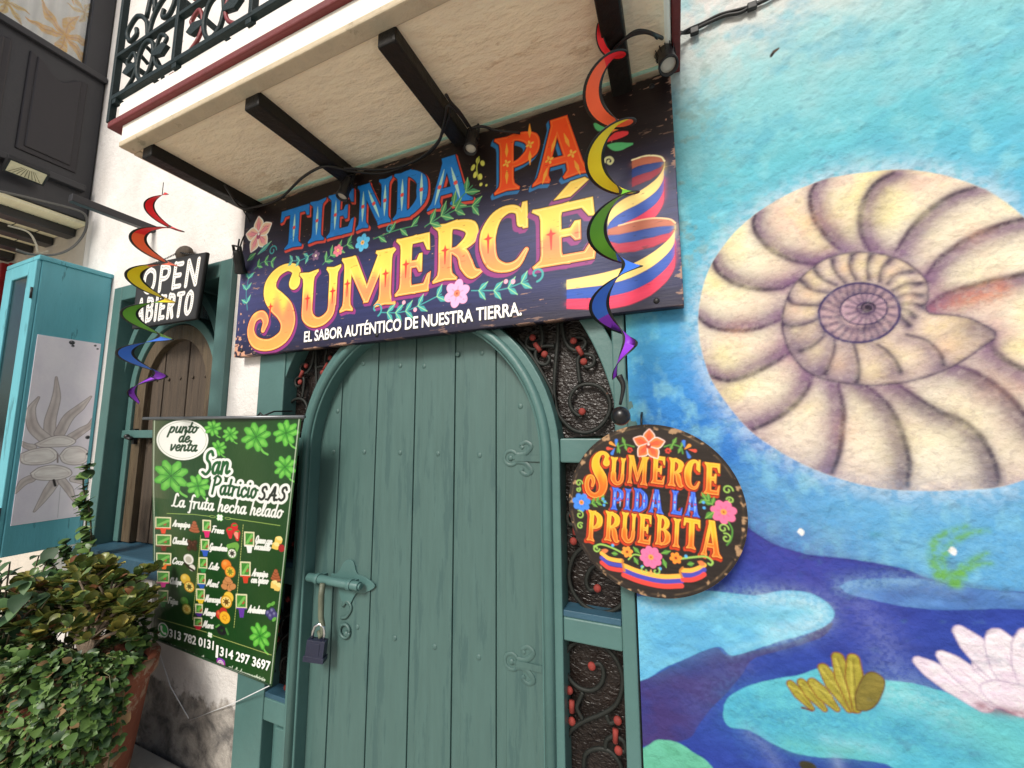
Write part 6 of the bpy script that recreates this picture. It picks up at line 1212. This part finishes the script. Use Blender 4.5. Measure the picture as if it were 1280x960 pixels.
# ------------------------------------------------------------------ spotlights on the sign and their cable
def spot(p, label, tilt=(0.25, 0.0), s=1.0, hang=None):
    root = thing('spotlight', p, label, 'spotlight', 'small black spotlights along the cable')
    M = Matrix.Translation(Vector(p)) @ Matrix.Rotation(tilt[0], 4, 'X') @ Matrix.Rotation(tilt[1], 4, 'Y') @ Matrix.Scale(s, 4)
    b = MB(); b.lathe([(0.0, 0.055), (0.017, 0.055), (0.021, 0.045), (0.024, -0.03), (0.027, -0.05), (0.027, -0.058), (0.022, -0.058), (0.021, -0.046), (0.0, -0.046)], (0, 0, 0), 22)
    for k in range(12):
        a = 2*math.pi*k/12; ca, sa = math.cos(a), math.sin(a); b.add([(0.018*ca-0.0018*sa, 0.018*sa+0.0018*ca, 0.05), (0.018*ca+0.0018*sa, 0.018*sa-0.0018*ca, 0.05), (0.029*ca+0.0018*sa, 0.029*sa-0.0018*ca, 0.02), (0.029*ca-0.0018*sa, 0.029*sa+0.0018*ca, 0.02), (0.022*ca-0.0018*sa, 0.022*sa+0.0018*ca, -0.02), (0.022*ca+0.0018*sa, 0.022*sa-0.0018*ca, -0.02)], [(0,1,2,3), (3,2,5,4)])
    b.xform(M).build('lamp_body', BLACK, root)
    b = MB(); b.lathe([(0.0, -0.049), (0.012, -0.050), (0.0205, -0.0475)], (0, 0, 0), 20); b.xform(M).build('lens', mat('frosted_lens', C3(200,198,186), 0.15, 0.1, 30), root)
    b = MB(); b.box(-0.026, -0.021, -0.006, 0.006, -0.01, 0.075); b.box(0.021, 0.026, -0.006, 0.006, -0.01, 0.075); b.box(-0.026, 0.026, -0.006, 0.006, 0.072, 0.078); b.tube([(0, 0, 0.05), (0.0, 0.008, 0.075), (0.01, 0.012, 0.11)], 0.004, 6); b.xform(M).build('bracket', BLACK, root)
SP = [((432,235), 'spotlight aimed at the long sign, over the word TIENDA', (-0.30, 0.05), 1.0), ((590,175), 'spotlight aimed at the long sign, between the words TIENDA and PA', (-0.30, -0.05), 1.0), ((832,70), 'spotlight above the top right corner of the long sign beside the mural', (-0.35, -0.1), 1.15)]
for q, l, t, s in SP: spot(tuple(at(*q, -0.12)), l, t, s)
p5 = tuple(at(299, 327, -0.10)); spot(p5, 'spotlight dangling from its cord beside the left end of the long sign', (0.5, 0.35), 1.05)
p6 = tuple(at(281, 243, -0.16)); spot(p6, 'smallest spotlight, on the left end beam under the balcony', (0.5, -0.3), 0.62)
def cable(pts, r=0.005, Y=-0.10):
    o = []
    for p in pts:
        q = at(p[0], p[1], p[2] if len(p) > 2 else Y)
        if q[2] > 2.846 and q[0] < 0.03 and len(p) < 9: v = ray(p[0], p[1]); q2_ = CAM+v*(2.846-CAM[2])/v[2]; q = q2_ if q2_[1] < -0.06 else q   # slung just below the beams
        o.append(tuple(q))
    return spline(o, 8)
root = thing('light_cable', tuple(at(640, 165, -0.1)), 'black electric cable slung along the balcony soffit from spotlight to spotlight', 'cable')
for pts, r in (([(281,232,-.15),(300,258,-.08),(322,258,-.07),(350,248),(378,222),(405,208),(430,212),(445,214)], .0058), ([(430,210),(470,212,-.07),(500,208,-.07),(530,195,-.07),(548,178),(556,150,-.14),(560,132,-.16),(572,140),(585,158)], .0058),
               ([(434,214),(480,216,-.07),(520,200,-.07),(545,180,-.11),(560,150,-.15),(563,130,-.17),(557,118,-.16)], .0046), ([(558,118,-.17),(564,128,-.18),(575,140,-.15),(590,162)], .0046), ([(590,160),(604,158),(620,163,-.07),(650,166,-.06)], .0052),
               ([(745,95,-.2),(765,65,-.2),(785,46,-.16),(805,40,-.13),(820,44),(832,50)], .0055), ([(748,100,-.2),(770,62,-.2),(792,40,-.16),(812,40),(822,48)], .0042),
               ([(832,52),(845,42,-.04),(862,40,-.02),(878,32,-.015),(905,20,-.012),(925,16,-.012),(940,8,-.012),(965,-4,-.012),(1010,-28,-.012)], .0058), ([(840,50,-.08),(858,38,-.03),(880,28,-.015),(900,18,-.012),(930,10,-.012),(950,2,-.012),(985,-14,-.012)], .0046),
               ([(304,262,-.07),(312,280,-.05),(303,300,-.06),(298,316,-.09)], .0036)):
    b = MB(); b.tube(cable(pts), r, 7); b.build('cable_run', CABLE, root)
for q in ((560,125,-.16),(430,211,-.1),(868,39,-.02),(940,8,-.015),(310,260,-.07)): b = MB(); c_ = at(*q); b.box(c_[0]-.014, c_[0]+.014, c_[1]-.008, c_[1]+.008, c_[2]-.012, c_[2]+.012); b.build('cable_clip', CABLE, root, bevel=0.003)

# ------------------------------------------------------------------ padlock on the bolt
pc = at(396, 808, -0.03); root = thing('padlock', (pc[0], pc[1], pc[2]-0.04), 'small dark blue padlock with steel shackle hanging from the bolt of the teal door', 'padlock')
M = Matrix.Translation(Vector(pc)) @ Matrix.Rotation(0.12, 4, 'Y') @ Matrix.Rotation(0.35, 4, 'Z')
b = MB(); b.box(-0.040, 0.040, -0.016, 0.016, -0.042, 0.030); b.box(-0.045, 0.045, -0.020, 0.020, -0.058, -0.036); b.box(-0.02, 0.02, -0.0175, -0.0155, -0.03, 0.02); b.xform(M).build('lock_body', mat('dark_blue_lock', C3(40,44,66), 0.35, 0.12, 12), root, bevel=0.005)
b = MB(); b.tube([(-0.026, 0, 0.02), (-0.026, 0, 0.06), (-0.02, 0, 0.082), (0, 0, 0.094), (0.02, 0, 0.082), (0.026, 0, 0.06), (0.026, 0, 0.02)], 0.0065, 10); b.xform(M).build('shackle', mat('bright_steel', C3(226,226,228), 0.2, 0.05, 20, metal=1.0), root)

# ------------------------------------------------------------------ floodlight under the neighbour's bay
fc = atx(22, 212, -4.0); root = thing('floodlight', tuple(fc), 'flat dark floodlight with pale lens fixed low on the charcoal bay window', 'floodlight')
M = Matrix.Translation(Vector((-4.0, -0.36, 3.43))) @ Matrix.Rotation(R(52), 4, 'Y') @ Matrix.Scale(0.78, 4)
b = MB(); b.box(-0.03, 0.03, -0.12, 0.12, -0.07, 0.07); b.box(0.03, 0.036, -0.12, 0.12, 0.055, 0.07); b.box(0.03, 0.036, -0.12, 0.12, -0.07, -0.055); b.box(0.03, 0.036, -0.12, -0.105, -0.055, 0.055); b.box(0.03, 0.036, 0.105, 0.12, -0.055, 0.055); b.xform(M).build('lamp_housing', BLACK, root, bevel=0.004)
b = MB(); b.box(0.029, 0.032, -0.105, 0.105, -0.055, 0.055)
for k in range(9): b.add([(0.0335, -0.09+k*0.0225-0.003, -0.05), (0.0335, -0.09+k*0.0225+0.003, -0.05), (0.0335, (-0.09+k*0.0225)*0.4+0.002, 0.03), (0.0335, (-0.09+k*0.0225)*0.4-0.002, 0.03)], [(0,1,2,3)])
b.mi = [0]*6+[1]*9; b.xform(M).build('lens', [mat('pale_lamp_glass', C3(226,216,180), 0.15, 0.15, 30), mat('lens_ribs', C3(130,120,90), 0.3, 0.1, 30)], root)
b = MB(); b.box(-0.08, -0.03, -0.02, 0.02, -0.015, 0.015); b.xform(M).build('bracket', BLACK, root)
root = thing('wall_cable', (-4.05, -0.2, 3.2), 'grey electric cable looped below the soffit of the charcoal bay', 'cable')
b = MB(); b.tube(spline([tuple(atx(x, y, -4.02)) for x, y in ((-5,238),(40,248),(95,262),(108,272),(106,290),(92,308),(70,318),(40,318),(20,312))], 6), 0.008, 7); b.build('cable_run', mat('grey_rubber', C3(110,108,104), 0.6, 0.1, 10), root)
b = MB(); b.tube(spline([tuple(atx(x, y, -4.05)) for x, y in ((10,282),(35,290),(45,305),(48,316),(60,314))], 6), 0.006, 7); b.build('cable_run', mat('pale_rubber', C3(200,190,170), 0.6, 0.1, 10), root)

# ------------------------------------------------------------------ pots and plants under the window
TERRA = mat('weathered_terracotta', C3(150,84,62), 0.85, 0.2, 6, bump=0.3, bscale=24, col2=C3(182,150,128), thresh=0.53, cscale=5)
SOIL = mat('dark_soil', C3(48,38,30), 0.95, 0.3, 20, bump=0.8, bscale=30)
def leafmat(n, col, rough=0.45):
    M = mat(n, col, rough, 0.25, 9); N = M.node_tree.nodes; B = N['Principled BSDF']; B.inputs['Subsurface Weight'].default_value = 0.0; B.inputs['Transmission Weight'].default_value = 0.0; return M
LG = [leafmat('leaf_green', (0.07,0.14,0.03)), leafmat('leaf_mid_green', (0.12,0.21,0.05)), leafmat('leaf_dark_green', (0.03,0.07,0.022)), leafmat('leaf_dry', (0.20,0.12,0.05), 0.7)]
LJ = [leafmat('jade_olive', (0.17,0.19,0.045), 0.35), leafmat('jade_yellow', (0.34,0.29,0.07), 0.35), leafmat('jade_green', (0.10,0.16,0.045), 0.35), leafmat('jade_red', (0.20,0.085,0.04), 0.35)]
LD = [leafmat('broad_leaf_dark', (0.022,0.06,0.022), 0.6), leafmat('broad_leaf_green', (0.04,0.10,0.03), 0.6), leafmat('broad_leaf_light', (0.06,0.13,0.04), 0.6)]
BARK = mat('grey_brown_stem', C3(120,104,88), 0.9, 0.25, 18, bump=0.5, bscale=40)
rg = random.Random(11)
def leaf3(mb, p, d, up, ln, w, fold=0.25, curlv=0.2, thick=0.0, obov=False):
    d = Vector(d).normalized(); sd_ = d.cross(Vector(up)); sd_ = sd_.normalized() if sd_.length > 1e-4 else Vector((1,0,0)); n = sd_.cross(d); p = Vector(p)
    prof = [(0,.06),(.18,.42),(.42,.5 if not obov else .42),(.68,.40 if not obov else .52),(.88,.18 if not obov else .40),(1,.01 if not obov else .12)]
    vs = []
    for t, h in prof:
        c_ = p+d*(ln*t)-n*(curlv*ln*t*t)
        vs += [c_-sd_*(w*h)+n*(fold*w*h), c_-n*thick*0.5, c_+sd_*(w*h)+n*(fold*w*h)]
    fs = []
    for i in range(len(prof)-1): fs += [(3*i,3*i+1,3*i+4,3*i+3), (3*i+1,3*i+2,3*i+5,3*i+4)]
    mb.add(vs, fs, True)
def pot(c, r0, r1, z0, z1, label):
    root = thing('flower_pot', (c[0], c[1], z0), label, 'flower pot')
    b = MB(); b.lathe([(r0*.96, z0), (r0, z0+0.02), (r1, z1-0.07), (r1+0.022, z1-0.065), (r1+0.026, z1-0.01), (r1+0.018, z1), (r1-0.008, z1), (r1-0.02, z1-0.06)], (c[0], c[1], 0), 40); b.add([(c[0]+r0*.96*math.cos(a), c[1]+r0*.96*math.sin(a), z0) for a in np.linspace(0, 6.283, 24, endpoint=False)], [tuple(range(24))]); b.build('pot_wall', TERRA, root)
    b = MB(); b.lathe([(0.001, z1-0.03), (r1*.6, z1-0.035), (r1-0.015, z1-0.045)], (c[0], c[1], 0), 32); b.build('soil', SOIL, root)
pot((-2.58, -0.36), 0.20, 0.255, 0.0, 0.58, 'large terracotta pot under the window, half hidden by trailing leaves')
pot((-3.02, -0.52), 0.14, 0.20, 0.0, 0.22, 'low terracotta pot at the left behind the trailing plant')
# trailing plant: small leaves over the front and left of the pot
root = thing('trailing_plant', (-2.58, -0.36, 0.57), 'dense trailing plant with small green leaves spilling over the large terracotta pot', 'plant')
b = MB(); bs_ = MB(); PX, PY = -2.60, -0.37
strands = []
for k in range(300):
    a = rg.uniform(math.pi*1.0, math.pi*2.02) if k < 250 else rg.uniform(0, 6.28)   # -X and street side hang lowest
    front = max(0.0, math.cos(a-math.pi*1.60)); drop = (0.08+0.60*front**0.6)*rg.uniform(0.25, 1.05)
    r = (0.29+0.03*math.sin(3*a+1))*rg.uniform(.55, 1.0)
    st = Vector((PX+rg.uniform(-.10,.10), PY+rg.uniform(-.08,.08), 0.62)); top = Vector((PX+r*1.12*math.cos(a), PY+r*0.88*math.sin(a), 0.63+rg.uniform(-.03,.07)))
    end = Vector((top.x+math.cos(a)*rg.uniform(.01,.09), top.y+math.sin(a)*rg.uniform(.01,.08), top.z-drop)); strands.append([tuple(q) for q in spline([tuple(st), tuple(top), tuple((top+end)/2+Vector((math.cos(a)*.03, math.sin(a)*.03, .02))), tuple(end)], 8)])
for s_ in strands:
    bs_.tube(s_[::3]+[s_[-1]], 0.0022, 4, cap=False)
    for i in range(4, len(s_)):
        p = Vector(s_[i]); t = (Vector(s_[i])-Vector(s_[i-1])).normalized()
        for q in range(rg.choice((1,2,2))):
            out = Vector((p.x-PX, p.y-PY, 0.12)).normalized(); d = (out*rg.uniform(.3,1)+t*rg.uniform(.0,.7)+Vector((rg.uniform(-.8,.8), rg.uniform(-.8,.8), rg.uniform(-.4,.5)))); b.cur = rg.choices((0,1,2,3), (5,4,4.5,0.9))[0]
            ln = rg.choice((.45,.7,1,1,1.4))*rg.uniform(.018,.036); leaf3(b, p, d, out+Vector((0,0,.8))+Vector((rg.uniform(-.6,.6), rg.uniform(-.6,.6), rg.uniform(-.6,.6))), ln, ln*.82, .2, .25)
bs_.build('stems', leafmat('stem_green', (0.10,0.12,0.04)), root); b.build('foliage', LG, root)
# jade plant with bent grey stems
root = thing('jade_plant', (-2.62, -0.33, 0.57), 'jade plant with yellow green fleshy leaves on bent stems, above the trailing plant', 'plant')
bt = MB(); b = MB(); tips = []
for k, (bx, by) in enumerate(((-2.60,-.33),(-2.55,-.35))):
    for j in range(12):
        ex = -2.68+rg.uniform(-.30,.34); ez = 0.86+rg.uniform(-.08,.16)-0.25*abs(ex+2.66); ey = -0.35+rg.uniform(-.13,.12); P_ = spline([(bx,by,.60),(bx+(ex-bx)*.25+rg.uniform(-.03,.03),by,.70),(bx+(ex-bx)*.65,(by+ey)/2,(.72+ez)/2+.03),(ex,ey,ez)], 5)
        bt.tube(P_, list(np.linspace(.019 if j < 2 else .010, .005, len(P_))), 7); tips.append(P_[-1]); tips.append(P_[-5])
        for m_ in range(4):
            q = P_[-4]; e2 = (ex+rg.uniform(-.10,.10), ey+rg.uniform(-.09,.09), ez+rg.uniform(-.08,.08)); bt.tube([q, ((q[0]+e2[0])/2, (q[1]+e2[1])/2, (q[2]+e2[2])/2+.012), e2], [.006,.005,.004], 5); tips.append(e2)
tips += [(-2.28, -.33, .93), (-2.25, -.36, .90), (-2.31, -.31, .90), (-2.30,-.36,.80)]
bt.tube(spline([(-2.55,-.35,.62),(-2.45,-.35,.78),(-2.36,-.34,.86),(-2.28,-.33,.92)], 5), .008, 6); bt.tube(spline([(-2.55,-.35,.64),(-2.42,-.36,.74),(-2.30,-.36,.79)], 5), .007, 6)
for p in tips:
    for q in range(rg.randint(8, 11)):
        a = rg.uniform(0, 6.28); el = rg.uniform(-.3, 1.1); d = Vector((math.cos(a)*math.cos(el), math.sin(a)*math.cos(el), math.sin(el))); b.cur = rg.choices((0,1,2,3), (5,3.2,4,0.6))[0]
        ln = rg.uniform(.036,.060); leaf3(b, Vector(p)+d*.006, d, (0,0,1) if abs(d.z) < .8 else (1,0,0), ln, ln*.80, .3, -.15, .008, True)
bt.build('stems', BARK, root); b.build('foliage', LJ, root)
# broad leaved plant at the left
root = thing('broad_leaf_plant', (-3.05, -0.48, 0.25), 'dark broad leaved bush at the far left below the display cabinet', 'plant')
bt = MB(); b = MB()
for k in range(46):
    a = rg.uniform(0, 6.28); rr_ = rg.uniform(.05, .40); top = Vector((-3.12+rr_*math.cos(a)*1.1, -.40+rr_*.6*math.sin(a), rg.uniform(.42, 1.02))); P_ = spline([(-3.03,-.49,.24), (-3.03+(top.x+3.03)*.3, -.48+(top.y+.48)*.3, .24+(top.z-.24)*.5), tuple(top)], 7); bt.tube(P_, list(np.linspace(.008,.003,len(P_))), 5)
    for i in range(5, len(P_)):
        for q in range(rg.choice((1,1,2))):
            p = Vector(P_[i]); d = Vector((rg.uniform(-1,1), rg.uniform(-1.1,.6), rg.uniform(-.6,.5))); b.cur = rg.choices((0,1,2), (5,4,1.3))[0]; ln = rg.uniform(.05,.105); leaf3(b, p, d, (rg.uniform(-.3,.3),rg.uniform(-.3,.3),1), ln, ln*.72, .22, .35)
bt.build('stems', leafmat('stem_brown', (0.10,0.08,0.04)), root); b.build('foliage', LD, root)
# climbing sprig by the cabinet
root = thing('climbing_plant', (-3.30, -0.12, 0.0), 'thin climbing plant with small round leaves between display cabinet and window', 'plant')
bt = MB(); b = MB()
for pts in ([(90,760),(100,700),(108,650),(104,600),(112,580)], [(95,760),(92,710),(88,690),(82,680)], [(85,770),(70,740),(72,715),(60,700)], [(100,740),(118,706),(96,690)], [(96,720),(112,690),(112,640),(100,618)]):
    P_ = spline([tuple(at(x, y, -0.13-0.02*i)) for i, (x, y) in enumerate(pts)], 7); bt.tube([(P_[0][0], P_[0][1], 0.02)]+P_, 0.004, 5)
    for i in range(4, len(P_)):
        for q in range(2):
            d = Vector((rg.uniform(-1,1), rg.uniform(-1,.2), rg.uniform(-.5,.6))); b.cur = rg.choices((0,1,2), (4,4,3))[0]; ln = rg.uniform(.04,.07); leaf3(b, P_[i], d, (0,-.3,1), ln, ln*.85, .15, .2)
bt.build('stems', MATS['stem_brown'], root); b.build('foliage', LG, root)
